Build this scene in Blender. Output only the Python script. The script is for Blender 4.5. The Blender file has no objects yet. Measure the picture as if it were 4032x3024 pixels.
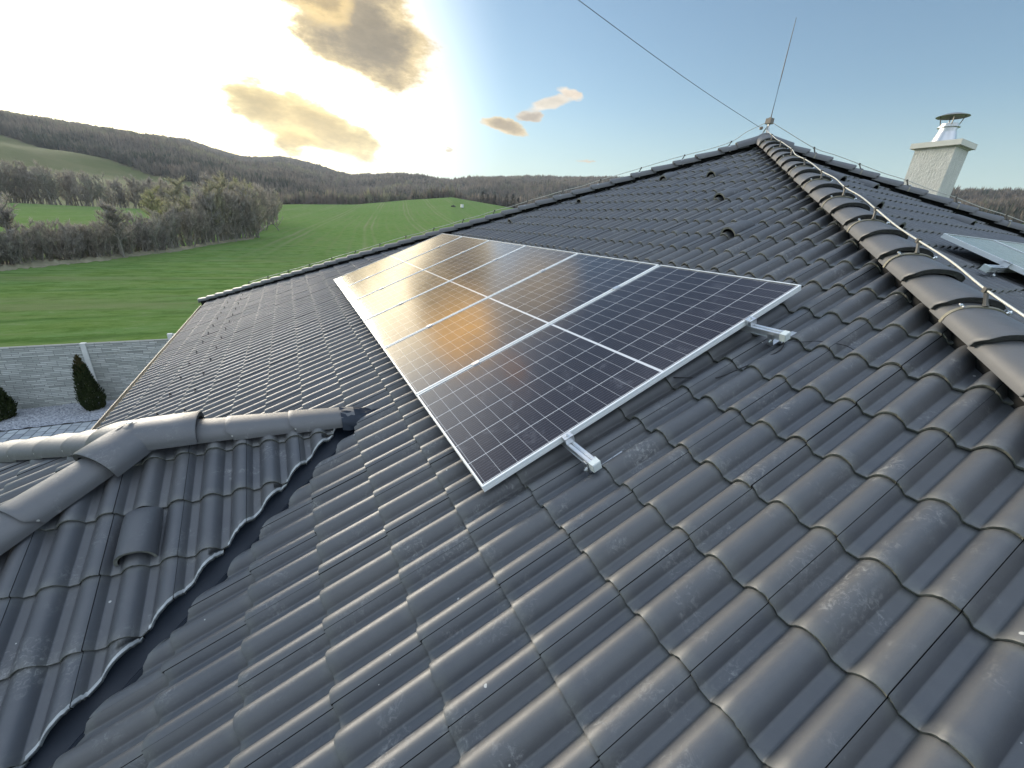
import bpy, math, random
import numpy as np
from mathutils import Vector, Matrix
R = math.radians
sc = bpy.context.scene
col = sc.collection
rng = np.random.default_rng(7)
random.seed(7)

# ------------------------------------------------------------------ camera
CAM = np.array([-0.66170, -1.42112, 1.12807])
RW = np.array([[0.88605209, -0.45921280, 0.06352403],
               [-0.11462973, -0.34979785, -0.92978572],
               [0.44919007, 0.81655684, -0.36257856]])
cd = bpy.data.cameras.new('camera'); cam = bpy.data.objects.new('camera', cd); col.objects.link(cam)
cd.sensor_width = 36.0; cd.sensor_fit = 'HORIZONTAL'; cd.lens = 14.227
cd.clip_start = 0.05; cd.clip_end = 20000
m = Matrix.Identity(4)
for i in range(3):
    m[i][0] = RW[0][i]; m[i][1] = -RW[1][i]; m[i][2] = -RW[2][i]; m[i][3] = CAM[i]
cam.matrix_world = m
sc.camera = cam
sc.view_settings.view_transform = 'Standard'; sc.view_settings.look = 'None'
sc.view_settings.exposure = 1.0; sc.view_settings.gamma = 1.0
sc.cycles.max_bounces = 6; sc.cycles.transparent_max_bounces = 6
sc.cycles.sample_clamp_indirect = 4.0

# ------------------------------------------------------------------ node helpers
def N(nt, typ, **kw):
    n = nt.nodes.new(typ)
    for k, v in kw.items():
        if k in ('inp',):
            for a, b in v.items(): n.inputs[a].default_value = b
        else: setattr(n, k, v)
    return n
def L(nt, a, b): nt.links.new(a, b)
def math_(nt, op, a, b=None, c=None, clamp=False):
    n = nt.nodes.new('ShaderNodeMath'); n.operation = op; n.use_clamp = clamp
    for i, x in enumerate((a, b, c)):
        if x is None: continue
        if isinstance(x, (int, float)): n.inputs[i].default_value = x
        else: nt.links.new(x, n.inputs[i])
    return n.outputs[0]
def mixc(nt, fac, a, b, blend='MIX'):
    n = nt.nodes.new('ShaderNodeMix'); n.data_type = 'RGBA'; n.blend_type = blend
    for s, x in ((n.inputs[0], fac), (n.inputs[6], a), (n.inputs[7], b)):
        if isinstance(x, (int, float)): s.default_value = x
        elif isinstance(x, tuple): s.default_value = (*x, 1.0) if len(x) == 3 else x
        else: nt.links.new(x, s)
    return n.outputs[2]
def ramp(nt, fac, stops, interp='LINEAR'):
    n = nt.nodes.new('ShaderNodeValToRGB'); n.color_ramp.interpolation = interp
    e = n.color_ramp.elements
    while len(e) < len(stops): e.new(0.5)
    for el, (p, c) in zip(e, stops):
        el.position = p
        el.color = (c, c, c, 1) if isinstance(c, (int, float)) else (*c, 1)
    nt.links.new(fac, n.inputs[0]); return n.outputs[0]
def noise(nt, vec, scale, detail=4, rough=0.55, dist=0.0):
    n = nt.nodes.new('ShaderNodeTexNoise'); n.inputs['Scale'].default_value = scale
    n.inputs['Detail'].default_value = detail; n.inputs['Roughness'].default_value = rough
    n.inputs['Distortion'].default_value = dist
    if vec is not None: nt.links.new(vec, n.inputs['Vector'])
    return n.outputs['Fac']
def mapping(nt, vec, scale=(1, 1, 1), loc=(0, 0, 0), rot=(0, 0, 0)):
    n = nt.nodes.new('ShaderNodeMapping'); n.inputs['Scale'].default_value = scale
    n.inputs['Location'].default_value = loc; n.inputs['Rotation'].default_value = rot
    nt.links.new(vec, n.inputs['Vector']); return n.outputs[0]

# ------------------------------------------------------------------ sky and sun
SUN_AZ, SUN_EL = -18.0, 8.0
def dirv(az, el):
    a, e = R(az), R(el)
    return np.array([math.sin(a)*math.cos(e), math.cos(a)*math.cos(e), math.sin(e)])
W = bpy.data.worlds.new('World'); sc.world = W; W.use_nodes = True
nt = W.node_tree; nt.nodes.clear()
out = N(nt, 'ShaderNodeOutputWorld'); bg = N(nt, 'ShaderNodeBackground'); L(nt, bg.outputs[0], out.inputs[0])
sky = N(nt, 'ShaderNodeTexSky', sky_type='NISHITA', sun_disc=False, sun_elevation=R(SUN_EL), sun_rotation=R(SUN_AZ),
        altitude=250, air_density=1.0, dust_density=0.9, ozone_density=1.0)
bg.inputs[1].default_value = 0.12
tc = N(nt, 'ShaderNodeTexCoord'); D = tc.outputs['Generated']
def dot(v, c):
    n = N(nt, 'ShaderNodeVectorMath', operation='DOT_PRODUCT'); L(nt, v, n.inputs[0]); n.inputs[1].default_value = tuple(c); return n.outputs['Value']
nz1 = N(nt, 'ShaderNodeTexNoise'); nz1.inputs['Scale'].default_value = 9; nz1.inputs['Detail'].default_value = 7; nz1.inputs['Roughness'].default_value = 0.6
L(nt, mapping(nt, D, (1, 1, 2.2)), nz1.inputs['Vector'])
warp = N(nt, 'ShaderNodeVectorMath', operation='SUBTRACT'); L(nt, nz1.outputs['Color'], warp.inputs[0]); warp.inputs[1].default_value = (.5, .5, .5)
warp2 = N(nt, 'ShaderNodeVectorMath', operation='SCALE'); L(nt, warp.outputs[0], warp2.inputs[0]); warp2.inputs['Scale'].default_value = 0.055
DW = N(nt, 'ShaderNodeVectorMath', operation='ADD'); L(nt, D, DW.inputs[0]); L(nt, warp2.outputs[0], DW.inputs[1]); DW = DW.outputs[0]
# (azimuth, elevation, half width deg, half height deg, tilt deg, rim colour, core colour, softness)
CLOUDS = [
    (9.6, 18.4, 8.6, 5.2, -20, (4.4, 3.4, 1.75), (1.45, 1.17, .74), 0.5),
    (5.8, 20.6, 3.4, 3.0, -5, (5.0, 3.6, 1.5), (2.3, 1.7, .80), 0.7),
    (3.2, 9.2, 8.6, 2.7, -14, (5.2, 4.2, 1.9), (3.3, 2.45, .95), 0.5),
    (1.9, 7.2, 2.6, 1.6, 0, (5.6, 4.2, 1.5), (3.6, 2.6, .85), 0.8),
    (25.6, 11.2, 2.6, 0.8, -12, (4.2, 3.4, 2.1), (1.9, 1.5, .95), 0.5),
    (28.6, 12.1, 1.5, 0.5, 3, (3.6, 3.0, 2.3), (2.3, 1.95, 1.55), 0.6),
    (31.0, 13.6, 2.8, 0.75, 20, (4.0, 3.7, 3.2), (3.9, 3.5, 2.9), 0.8),
    (33.2, 14.7, 1.6, 0.45, -12, (4.0, 3.6, 3.0), (4.0, 3.4, 2.7), 0.8),
    (19.2, 8.0, 0.7, 0.14, 0, (4, 3.6, 2.6), (3, 2.5, 1.7), 0.8),
    (36.0, 8.0, 1.0, 0.14, 0, (3.6, 3.0, 2.1), (3.4, 2.8, 2.1), 0.9),
    (3.5, 25.2, 7.6, 5.6, 12, (10, 7, 3.2), (16, 9, 2.8), 1.1),
    (15.5, 28.0, 7.5, 5.0, 0, (6, 5, 3.6), (4.8, 4.0, 2.9), 0.9),
    (5.5, 34.0, 2.0, 1.6, 20, (6, 3.6, 2.0), (8.5, 4.4, 2.0), 0.9),
    (-28.0, 26.0, 12.0, 4.0, 10, (7, 5.6, 4.0), (3.4, 2.9, 2.4), 0.8),
    (-140.0, 30.0, 30.0, 9.0, 10, (2.6, 3.0, 3.6), (2.2, 2.6, 3.2), 0.8),  # out-of-view cloud behind the camera, added for fill light
]
# hazy glow of the low sun behind the clouds, on top of the physical sky, and an unseen bright veil added high up as fill light
colr = mixc(nt, 1.0, sky.outputs[0], (.73, .88, 1.01), 'MULTIPLY')
def ss(x, a, b):
    n = N(nt, 'ShaderNodeMapRange', interpolation_type='SMOOTHSTEP'); L(nt, x, n.inputs[0]); n.inputs[1].default_value = a; n.inputs[2].default_value = b; return n.outputs[0]
gl = dot(D, dirv(SUN_AZ+7, SUN_EL))
g1 = math_(nt, 'MULTIPLY', math_(nt, 'POWER', ss(gl, .78, .97), 1.3), 6.0)
gc = N(nt, 'ShaderNodeVectorMath', operation='SCALE'); gc.inputs[0].default_value = (1.0, .96, .90); L(nt, g1, gc.inputs['Scale'])
colr = mixc(nt, 1.0, colr, gc.outputs[0], 'ADD')
g2 = math_(nt, 'POWER', ss(dot(D, dirv(.5, 11.5)), .950, .998), 1.2)
gc2 = N(nt, 'ShaderNodeVectorMath', operation='SCALE'); gc2.inputs[0].default_value = (11.0, 6.9, 1.0); L(nt, g2, gc2.inputs['Scale'])
colr = mixc(nt, 1.0, colr, gc2.outputs[0], 'ADD')
zz = N(nt, 'ShaderNodeSeparateXYZ'); L(nt, D, zz.inputs[0])
colr = mixc(nt, math_(nt, 'MULTIPLY', math_(nt, 'SUBTRACT', 1.0, ss(zz.outputs[2], .02, .26)), .62), colr, (2.45, 3.05, 2.75))
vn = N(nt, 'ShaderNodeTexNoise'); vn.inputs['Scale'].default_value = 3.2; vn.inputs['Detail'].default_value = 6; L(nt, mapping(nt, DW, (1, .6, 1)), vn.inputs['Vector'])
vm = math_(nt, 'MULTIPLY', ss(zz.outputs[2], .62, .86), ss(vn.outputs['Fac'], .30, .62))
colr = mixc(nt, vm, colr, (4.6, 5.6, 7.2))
bk = math_(nt, 'MULTIPLY', ss(dot(D, dirv(205, 22)), .05, .85), ss(vn.outputs['Fac'], .25, .6))  # unseen bright cloud bank behind the camera, added to lift the fill
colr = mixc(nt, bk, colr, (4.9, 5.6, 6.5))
fine = N(nt, 'ShaderNodeTexNoise'); fine.inputs['Scale'].default_value = 13; fine.inputs['Detail'].default_value = 10; fine.inputs['Roughness'].default_value = .66
L(nt, mapping(nt, D, (1, 1, 2.4)), fine.inputs['Vector'])
fz = math_(nt, 'MULTIPLY', math_(nt, 'SUBTRACT', fine.outputs['Fac'], .5), 1.5)
for az, el, hw, hh, tilt, rim, core, soft in CLOUDS:
    c = dirv(az, el); er = np.array([math.cos(R(az)), -math.sin(R(az)), 0.0]); eu = np.cross(er, c); eu = eu if eu[2] > 0 else -eu
    ct, st = math.cos(R(tilt)), math.sin(R(tilt))
    a_ = (er*ct + eu*st)/math.sin(R(hw)); b_ = (-er*st + eu*ct)/math.sin(R(hh))
    x = math_(nt, 'SUBTRACT', dot(DW, a_), float(a_ @ c)); y = math_(nt, 'SUBTRACT', dot(DW, b_), float(b_ @ c))
    r2 = math_(nt, 'ADD', math_(nt, 'MULTIPLY', x, x), math_(nt, 'MULTIPLY', y, y))
    dens = math_(nt, 'ADD', math_(nt, 'SUBTRACT', 1.08, r2), fz)
    dens = math_(nt, 'SUBTRACT', dens, math_(nt, 'MULTIPLY', math_(nt, 'LESS_THAN', dot(D, c), 0.5), 9.0))
    mk = ss(dens, -.10, soft); cr = ss(dens, .05, 1.05)
    cc = mixc(nt, cr, rim, core)
    cc = mixc(nt, 1.0, cc, ramp(nt, fine.outputs['Fac'], [(0.32, 1.28), (0.68, .80)]), 'MULTIPLY')
    colr = mixc(nt, mk, colr, cc)
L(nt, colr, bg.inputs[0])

sd = bpy.data.lights.new('sun', 'SUN'); sun = bpy.data.objects.new('sun', sd); col.objects.link(sun)
sd.energy = 3.4; sd.angle = R(30.0); sd.color = (1.0, 0.90, 0.76)
sun.rotation_euler = Vector(dirv(SUN_AZ, SUN_EL)).to_track_quat('Z', 'Y').to_euler()

# ------------------------------------------------------------------ materials
MATS = {}
def mat(name, base=(.5, .5, .5), rough=.6, metal=0.0, spec=.5, build=None):
    m = bpy.data.materials.new(name); m.use_nodes = True
    b = m.node_tree.nodes['Principled BSDF']
    b.inputs['Base Color'].default_value = (*base, 1); b.inputs['Roughness'].default_value = rough
    b.inputs['Metallic'].default_value = metal; b.inputs['Specular IOR Level'].default_value = spec
    if build: build(m.node_tree, b)
    MATS[name] = m; return m
def bump(nt, b, h, strength=.3, dist=.01):
    n = N(nt, 'ShaderNodeBump'); n.inputs['Strength'].default_value = strength; n.inputs['Distance'].default_value = dist
    L(nt, h, n.inputs['Height']); L(nt, n.outputs[0], b.inputs['Normal'])
def vary(lo, hi, scale=6.0, rlo=None, rhi=None, bs=0.0, bscale=60, bd=.004, stretch=(1, 1, 1)):
    def f(nt, b):
        o = N(nt, 'ShaderNodeTexCoord').outputs['Object']
        v = mapping(nt, o, stretch)
        n1 = noise(nt, v, scale, 6, .6)
        L(nt, mixc(nt, ramp(nt, n1, [(.3, 0.), (.7, 1.)]), lo, hi), b.inputs['Base Color'])
        if rlo is not None: L(nt, ramp(nt, noise(nt, v, scale*2.3, 4), [(.3, rlo), (.7, rhi)]), b.inputs['Roughness'])
        if bs: bump(nt, b, noise(nt, v, bscale, 4, .7), bs, bd)
    return f
def tile_nodes(nt, b):
    o = N(nt, 'ShaderNodeTexCoord').outputs['Object']
    at = N(nt, 'ShaderNodeAttribute', attribute_name='tint'); t = at.outputs['Fac']
    n1 = noise(nt, o, 3.0, 6, .6); n2 = noise(nt, o, 38.0, 5, .65); n3 = noise(nt, o, 420.0, 3, .7)
    c = mixc(nt, ramp(nt, n1, [(.35, 0.), (.65, 1.)]), (.062, .067, .077), (.082, .086, .093))
    c = mixc(nt, math_(nt, 'MULTIPLY', t, .7), c, (.100, .099, .098))
    c = mixc(nt, ramp(nt, n2, [(.55, 0.), (.8, .45)]), c, (.095, .093, .090))
    ed = N(nt, 'ShaderNodeAttribute', attribute_name='dirt').outputs['Fac']
    ed = math_(nt, 'MULTIPLY', ed, ramp(nt, noise(nt, o, 26.0, 6, .7), [(.36, .15), (.62, 1.)]))
    c = mixc(nt, math_(nt, 'MULTIPLY', ed, .75), c, (.145, .150, .138))
    # scuffs of lime and foot marks
    sc_m = math_(nt, 'MULTIPLY', ramp(nt, noise(nt, mapping(nt, o, (1, 1, 1), (3.1, 1.7, .3)), 4.6, 4, .55, .6), [(.54, 0.), (.70, 1.)]),
                 ramp(nt, noise(nt, o, 42, 6, .75, 1.2), [(.50, 0.), (.68, 1.)]))
    c = mixc(nt, ramp(nt, n3, [(.4, .0), (.8, .18)]), c, (.034, .037, .044))
    c = mixc(nt, math_(nt, 'MULTIPLY', sc_m, .68), c, (.38, .38, .37))
    # tiny white specks
    vo = N(nt, 'ShaderNodeTexVoronoi'); vo.inputs['Scale'].default_value = 7.5; L(nt, o, vo.inputs['Vector'])
    sp = math_(nt, 'MULTIPLY', math_(nt, 'LESS_THAN', vo.outputs['Distance'], .046), math_(nt, 'GREATER_THAN', noise(nt, o, 2.2, 2), .52))
    c = mixc(nt, math_(nt, 'MULTIPLY', sp, .8), c, (.55, .55, .52))
    L(nt, c, b.inputs['Base Color'])
    r = ramp(nt, noise(nt, o, 18, 5, .7), [(.3, .43), (.7, .53)])
    r = math_(nt, 'ADD', r, math_(nt, 'MULTIPLY', sc_m, .25)); r = math_(nt, 'ADD', r, math_(nt, 'MULTIPLY', t, .06))
    L(nt, r, b.inputs['Roughness'])
    h = math_(nt, 'ADD', math_(nt, 'MULTIPLY', n3, .7), math_(nt, 'MULTIPLY', noise(nt, o, 90, 4, .6), .6))
    bump(nt, b, h, .20, .004)
mat('tile', spec=.85, build=tile_nodes)
mat('tile_edge', rough=.9, build=vary((.10, .104, .090), (.30, .305, .265), 24, bs=.8, bscale=160, bd=.004))
mat('cut_edge', rough=.9, build=vary((.34, .36, .36), (.56, .58, .57), 14, bs=.8, bscale=160, bd=.004))
mat('tile_gap', (.006, .006, .007), .9)
mat('cap_edge', rough=.9, build=vary((.030, .030, .030), (.075, .075, .070), 24, bs=.6, bscale=160, bd=.004))
def cap_nodes(nt, b):
    tile_nodes(nt, b); c = b.inputs['Base Color'].links[0].from_socket
    L(nt, mixc(nt, .16, c, (.24, .235, .23)), b.inputs['Base Color'])
mat('cap_tile', spec=.85, build=cap_nodes)
mat('flashing', rough=.42, spec=.4, build=vary((.009, .015, .027), (.016, .025, .040), 5, .42, .55, .15, 30))
mat('deck', (.006, .006, .006), .95)
mat('plaster_house', build=vary((.62, .60, .56), (.7, .68, .64), 4, .85, .95, .3, 120))
mat('aluminium', metal=.85, build=vary((.72, .74, .76), (.80, .81, .82), 12, .32, .45))
mat('frame_alu', metal=.12, build=vary((.84, .87, .87), (.90, .92, .92), 9, .30, .40))
mat('plastic_cap', build=vary((.62, .68, .66), (.72, .76, .74), 30, .4, .5))
mat('steel', metal=1.0, build=vary((.55, .55, .55), (.68, .68, .67), 30, .25, .4))
mat('wire_alu', metal=.3, build=vary((.55, .54, .47), (.68, .66, .58), 20, .4, .5))
mat('holder', metal=.3, build=vary((.08, .076, .068), (.14, .132, .115), 20, .4, .6))
mat('band', metal=.2, build=vary((.20, .185, .14), (.32, .295, .22), 25, .5, .7))
mat('bronze_block', metal=.3, build=vary((.20, .17, .14), (.27, .23, .19), 30, .5, .6))
mat('cable_black', (.012, .012, .014), .5)
mat('gutter', metal=.2, build=vary((.20, .185, .15), (.28, .26, .21), 6, .35, .5))
mat('gutter_in', (.02, .02, .022), .6)
mat('stainless', metal=1.0, build=vary((.60, .61, .62), (.72, .72, .72), 5, .34, .46))
mat('stainless_dark', metal=.9, build=vary((.30, .28, .26), (.40, .38, .36), 14, .35, .5))
mat('screw', (.75, .78, .78), .25, .9)

def cells(nt, b):
    at = N(nt, 'ShaderNodeUVMap', uv_map='cell'); sx = N(nt, 'ShaderNodeSeparateXYZ'); L(nt, at.outputs[0], sx.inputs[0])
    u, v = sx.outputs[0], sx.outputs[1]                      # metres: across 0..1.134, along 0..2.279
    def frac_line(x, off, pitch, halfw):
        q = math_(nt, 'ADD', math_(nt, 'SUBTRACT', x, off), halfw)
        return math_(nt, 'LESS_THAN', math_(nt, 'FLOORED_MODULO', q, pitch), 2*halfw)
    lu = frac_line(u, .0195, .1825, .0017)
    half = math_(nt, 'GREATER_THAN', v, 1.1395)
    vv = math_(nt, 'SUBTRACT', v, math_(nt, 'MULTIPLY', half, 1.1395+.0085))
    vv = math_(nt, 'SUBTRACT', vv, math_(nt, 'MULTIPLY', math_(nt, 'SUBTRACT', 1.0, half), .0225))
    lv = frac_line(vv, 0.0, .0924, .0010)
    mid = math_(nt, 'LESS_THAN', math_(nt, 'ABSOLUTE', math_(nt, 'SUBTRACT', v, 1.1395)), .0085)
    eu = math_(nt, 'LESS_THAN', math_(nt, 'MINIMUM', u, math_(nt, 'SUBTRACT', 1.134, u)), .019)
    ev = math_(nt, 'LESS_THAN', math_(nt, 'MINIMUM', v, math_(nt, 'SUBTRACT', 2.279, v)), .0215)
    line = math_(nt, 'MAXIMUM', math_(nt, 'MAXIMUM', lu, math_(nt, 'MULTIPLY', lv, .62)), mid)
    edge = math_(nt, 'MAXIMUM', eu, ev)
    line = math_(nt, 'MAXIMUM', line, math_(nt, 'MULTIPLY', edge, .0))
    bus = frac_line(u, .0195+.009, .0183, .0008)
    o = N(nt, 'ShaderNodeTexCoord').outputs['Object']
    c = mixc(nt, ramp(nt, noise(nt, o, 1.4, 3), [(.35, 0.), (.65, 1.)]), (.015, .010, .014), (.021, .0145, .019))
    c = mixc(nt, math_(nt, 'MULTIPLY', bus, .38), c, (.22, .21, .24))
    c = mixc(nt, line, c, (.66, .67, .68))
    dust = ramp(nt, noise(nt, o, 7, 6, .7, .5), [(.55, 0.), (.80, .20)])
    c = mixc(nt, dust, c, (.35, .36, .40))
    L(nt, c, b.inputs['Base Color'])
    L(nt, ramp(nt, noise(nt, o, 5, 5, .6), [(.3, .12), (.7, .17)]), b.inputs['Roughness'])
    bump(nt, b, noise(nt, o, 900, 2, .6), .03, .001)
mat('solar_cells', spec=.78, build=cells)

def field_nodes(nt, b):
    g = N(nt, 'ShaderNodeNewGeometry').outputs['Position']
    sp = N(nt, 'ShaderNodeSeparateXYZ'); L(nt, g, sp.inputs[0]); x, y = sp.outputs[0], sp.outputs[1]
    big = noise(nt, mapping(nt, g, (1, 1, 0)), .018, 4, .55)
    mid = noise(nt, mapping(nt, g, (.30, 1.0, 0), rot=(0, 0, R(3))), .42, 6, .65)
    fine = noise(nt, mapping(nt, g, (.35, .75, 0)), 1.3, 8, .80)
    c = mixc(nt, ramp(nt, big, [(.35, 0.), (.65, 1.)]), (.148, .228, .058), (.190, .272, .084))
    c = mixc(nt, ramp(nt, mid, [(.38, 0.), (.68, 1.)]), c, (.150, .250, .080))
    c = mixc(nt, ramp(nt, noise(nt, mapping(nt, g, (1, .6, 0)), .05, 5, .65), [(.50, 0.), (.72, .55)]), c, (.205, .235, .105))
    c = mixc(nt, ramp(nt, fine, [(.50, .0), (.60, .85)]), c, (.092, .165, .036))
    c = mixc(nt, ramp(nt, fine, [(.36, .8), (.46, .0)]), c, (.22, .28, .125))
    # drill rows / tramlines running away across the field, slightly curved
    bend = math_(nt, 'MULTIPLY', math_(nt, 'SINE', math_(nt, 'MULTIPLY', y, .012)), 5.0)
    rot = math_(nt, 'ADD', math_(nt, 'SUBTRACT', math_(nt, 'MULTIPLY', x, .985), math_(nt, 'MULTIPLY', y, .17)), bend)
    rot = math_(nt, 'ADD', rot, math_(nt, 'MULTIPLY', noise(nt, mapping(nt, g, (1, 1, 0)), .02, 2), 2.0))
    t1 = math_(nt, 'FLOORED_MODULO', rot, 15.0)
    def near(v_, c0, w): return math_(nt, 'SUBTRACT', 1.0, math_(nt, 'DIVIDE', math_(nt, 'ABSOLUTE', math_(nt, 'SUBTRACT', v_, c0)), w), clamp=True)
    tl = math_(nt, 'MAXIMUM', near(t1, 3.0, .55), near(t1, 5.0, .55))
    patch = ramp(nt, noise(nt, mapping(nt, g, (1, .25, 0)), .06, 4, .6), [(.38, 0.), (.60, 1.)])
    tl = math_(nt, 'MULTIPLY', tl, math_(nt, 'ADD', math_(nt, 'MULTIPLY', patch, .85), .35))
    st = math_(nt, 'MULTIPLY', ramp(nt, math_(nt, 'FLOORED_MODULO', rot, 3.0), [(0, 0.), (.4, .8), (.5, 1.), (.6, .8), (1, 0.)]), .85)
    far = ramp(nt, y, [(0., 0.), (1., 1.)])
    fy = N(nt, 'ShaderNodeMapRange'); fy.inputs[1].default_value = 45; fy.inputs[2].default_value = 90; L(nt, y, fy.inputs[0])
    c = mixc(nt, math_(nt, 'MULTIPLY', tl, fy.outputs[0]), c, (.24, .26, .13))
    c = mixc(nt, math_(nt, 'MULTIPLY', math_(nt, 'MULTIPLY', st, patch), fy.outputs[0]), c, (.20, .23, .10))
    # headland passes parallel to the fence
    hy = math_(nt, 'ADD', y, math_(nt, 'MULTIPLY', noise(nt, mapping(nt, g, (1, 1, 0)), .08, 3), 5.0))
    hl = near(math_(nt, 'FLOORED_MODULO', hy, 4.6), 2.3, .5)
    nfy = math_(nt, 'SUBTRACT', 1.0, fy.outputs[0])
    c = mixc(nt, math_(nt, 'MULTIPLY', math_(nt, 'MULTIPLY', math_(nt, 'MULTIPLY', hl, nfy), ramp(nt, mid, [(.42, 0.), (.60, 1.)])), .55), c, (.045, .105, .022))
    dry = ramp(nt, noise(nt, mapping(nt, g, (.18, 1, 0)), .22, 5, .65), [(.48, 0.), (.70, .85)])
    c = mixc(nt, math_(nt, 'MULTIPLY', dry, nfy), c, (.20, .23, .105))
    L(nt, c, b.inputs['Base Color']); b.inputs['Roughness'].default_value = .95; b.inputs['Specular IOR Level'].default_value = .0
    bump(nt, b, noise(nt, g, 7.0, 5, .8), .9, .12)
mat('field_grass', build=field_nodes)
def hill_nodes(nt, b):
    g = N(nt, 'ShaderNodeNewGeometry').outputs['Position']
    at = N(nt, 'ShaderNodeAttribute', attribute_name='meadow').outputs['Fac']
    c = mixc(nt, ramp(nt, noise(nt, g, .02, 5, .6), [(.35, 0.), (.65, 1.)]), (.050, .044, .034), (.075, .062, .046))
    me = mixc(nt, ramp(nt, noise(nt, g, .05, 5, .6), [(.35, 0.), (.65, 1.)]), (.105, .125, .040), (.150, .150, .065))
    c = mixc(nt, at, c, me)
    L(nt, c, b.inputs['Base Color']); b.inputs['Roughness'].default_value = .95; b.inputs['Specular IOR Level'].default_value = .1
mat('hill_floor', build=hill_nodes)
def translucent(nt, b, w):
    o = [n for n in nt.nodes if n.type == 'OUTPUT_MATERIAL'][0]; tr = N(nt, 'ShaderNodeBsdfTranslucent'); mx = N(nt, 'ShaderNodeMixShader'); mx.inputs[0].default_value = w
    src = b.inputs['Base Color'].links[0].from_socket; L(nt, src, tr.inputs[0]); L(nt, b.outputs[0], mx.inputs[1]); L(nt, tr.outputs[0], mx.inputs[2]); L(nt, mx.outputs[0], o.inputs['Surface'])
def tint_nodes(lo, hi):
    def f(nt, b):
        at = N(nt, 'ShaderNodeAttribute', attribute_name='tint').outputs['Color']
        L(nt, at, b.inputs['Base Color']); b.inputs['Roughness'].default_value = .95; b.inputs['Specular IOR Level'].default_value = .05; translucent(nt, b, .4)
    return f
mat('forest_crowns', build=tint_nodes(0, 0))
def mk_leaf(name, lo, hi):
    lo = tuple(.62*q for q in lo); hi = tuple(1.12*q for q in hi)
    def f(nt, b): vary(lo, hi, 14.0)(nt, b); translucent(nt, b, .40)
    return mat(name, rough=.95, spec=.05, build=f)
mk_leaf('twig_grey', (.34, .305, .265), (.46, .415, .37)); mk_leaf('twig_brown', (.34, .30, .25), (.47, .41, .345))
mk_leaf('twig_bud', (.38, .35, .24), (.48, .445, .31)); mk_leaf('twig_yellow', (.42, .40, .22), (.52, .50, .29))
mk_leaf('twig_green', (.31, .295, .24), (.42, .40, .33)); mk_leaf('conifer', (.018, .028, .018), (.035, .048, .028))
mat('bark', build=vary((.20, .18, .15), (.30, .27, .23), 5, .9, .95))
mat('thuja_leaf', rough=.8, spec=.2, build=vary((.014, .026, .008), (.034, .046, .012), 9))
mat('thuja_top', rough=.8, spec=.2, build=vary((.045, .045, .012), (.080, .062, .020), 9))
def fence_nodes(nt, b):
    o = N(nt, 'ShaderNodeTexCoord').outputs['Object']
    sp = N(nt, 'ShaderNodeSeparateXYZ'); L(nt, o, sp.inputs[0])
    cb = N(nt, 'ShaderNodeCombineXYZ'); L(nt, sp.outputs[0], cb.inputs[0]); L(nt, sp.outputs[2], cb.inputs[1])
    br = N(nt, 'ShaderNodeTexBrick'); L(nt, cb.outputs[0], br.inputs['Vector'])
    br.inputs['Scale'].default_value = 1.0; br.inputs['Brick Width'].default_value = .34; br.inputs['Row Height'].default_value = .052
    br.inputs['Mortar Size'].default_value = .006; br.offset = .37; br.squash = .6; br.squash_frequency = 3
    br.inputs['Color1'].default_value = (.36, .38, .36, 1); br.inputs['Color2'].default_value = (.70, .725, .69, 1); br.inputs['Mortar'].default_value = (.22, .23, .22, 1)
    n1 = noise(nt, o, 2.5, 6, .65)
    c = mixc(nt, ramp(nt, n1, [(.35, 0.), (.7, .45)]), br.outputs['Color'], (.36, .385, .355))
    L(nt, c, b.inputs['Base Color']); b.inputs['Roughness'].default_value = .9
    h = math_(nt, 'ADD', math_(nt, 'MULTIPLY', br.outputs['Fac'], -1.0), noise(nt, o, 24, 4, .7)); bump(nt, b, h, .8, .02)
mat('fence_stone', build=fence_nodes)
mat('fence_concrete', build=vary((.58, .60, .58), (.70, .72, .70), 5, .85, .95, .3, 60))
def gravel_nodes(nt, b):
    g = N(nt, 'ShaderNodeNewGeometry').outputs['Position']
    v = N(nt, 'ShaderNodeTexVoronoi'); v.inputs['Scale'].default_value = 26; L(nt, g, v.inputs['Vector'])
    c = mixc(nt, ramp(nt, N_sep(nt, v.outputs['Color']), [(0., 0.), (1., 1.)]), (.24, .255, .29), (.52, .54, .58))
    L(nt, c, b.inputs['Base Color']); b.inputs['Roughness'].default_value = .85
    bump(nt, b, math_(nt, 'MULTIPLY', v.outputs['Distance'], -1.0), 1.0, .04)
def N_sep(nt, c):
    s = N(nt, 'ShaderNodeSeparateXYZ'); L(nt, c, s.inputs[0]); return s.outputs[0]
mat('gravel', build=gravel_nodes)
def paver_nodes(nt, b):
    g = N(nt, 'ShaderNodeNewGeometry').outputs['Position']
    br = N(nt, 'ShaderNodeTexBrick'); L(nt, mapping(nt, g, (1, 1, 0), rot=(0, 0, R(90))), br.inputs['Vector'])
    br.inputs['Scale'].default_value = 1.0; br.inputs['Brick Width'].default_value = .30; br.inputs['Row Height'].default_value = .20
    br.inputs['Mortar Size'].default_value = .013; br.offset = .5
    br.inputs['Color1'].default_value = (.28, .30, .33, 1); br.inputs['Color2'].default_value = (.47, .50, .51, 1); br.inputs['Mortar'].default_value = (.10, .11, .12, 1)
    n1 = noise(nt, g, 3.0, 5, .6)
    c = mixc(nt, ramp(nt, n1, [(.35, 0.), (.7, .4)]), br.outputs['Color'], (.34, .36, .36))
    L(nt, c, b.inputs['Base Color']); b.inputs['Roughness'].default_value = .8
    bump(nt, b, math_(nt, 'MULTIPLY', br.outputs['Fac'], -1.0), .7, .01)
mat('pavers', build=paver_nodes)
mat('render_chimney', build=vary((.64, .64, .57), (.78, .77, .69), 9, .85, .95, 1.0, 42, .02, (1, 1, .45)))
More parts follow.
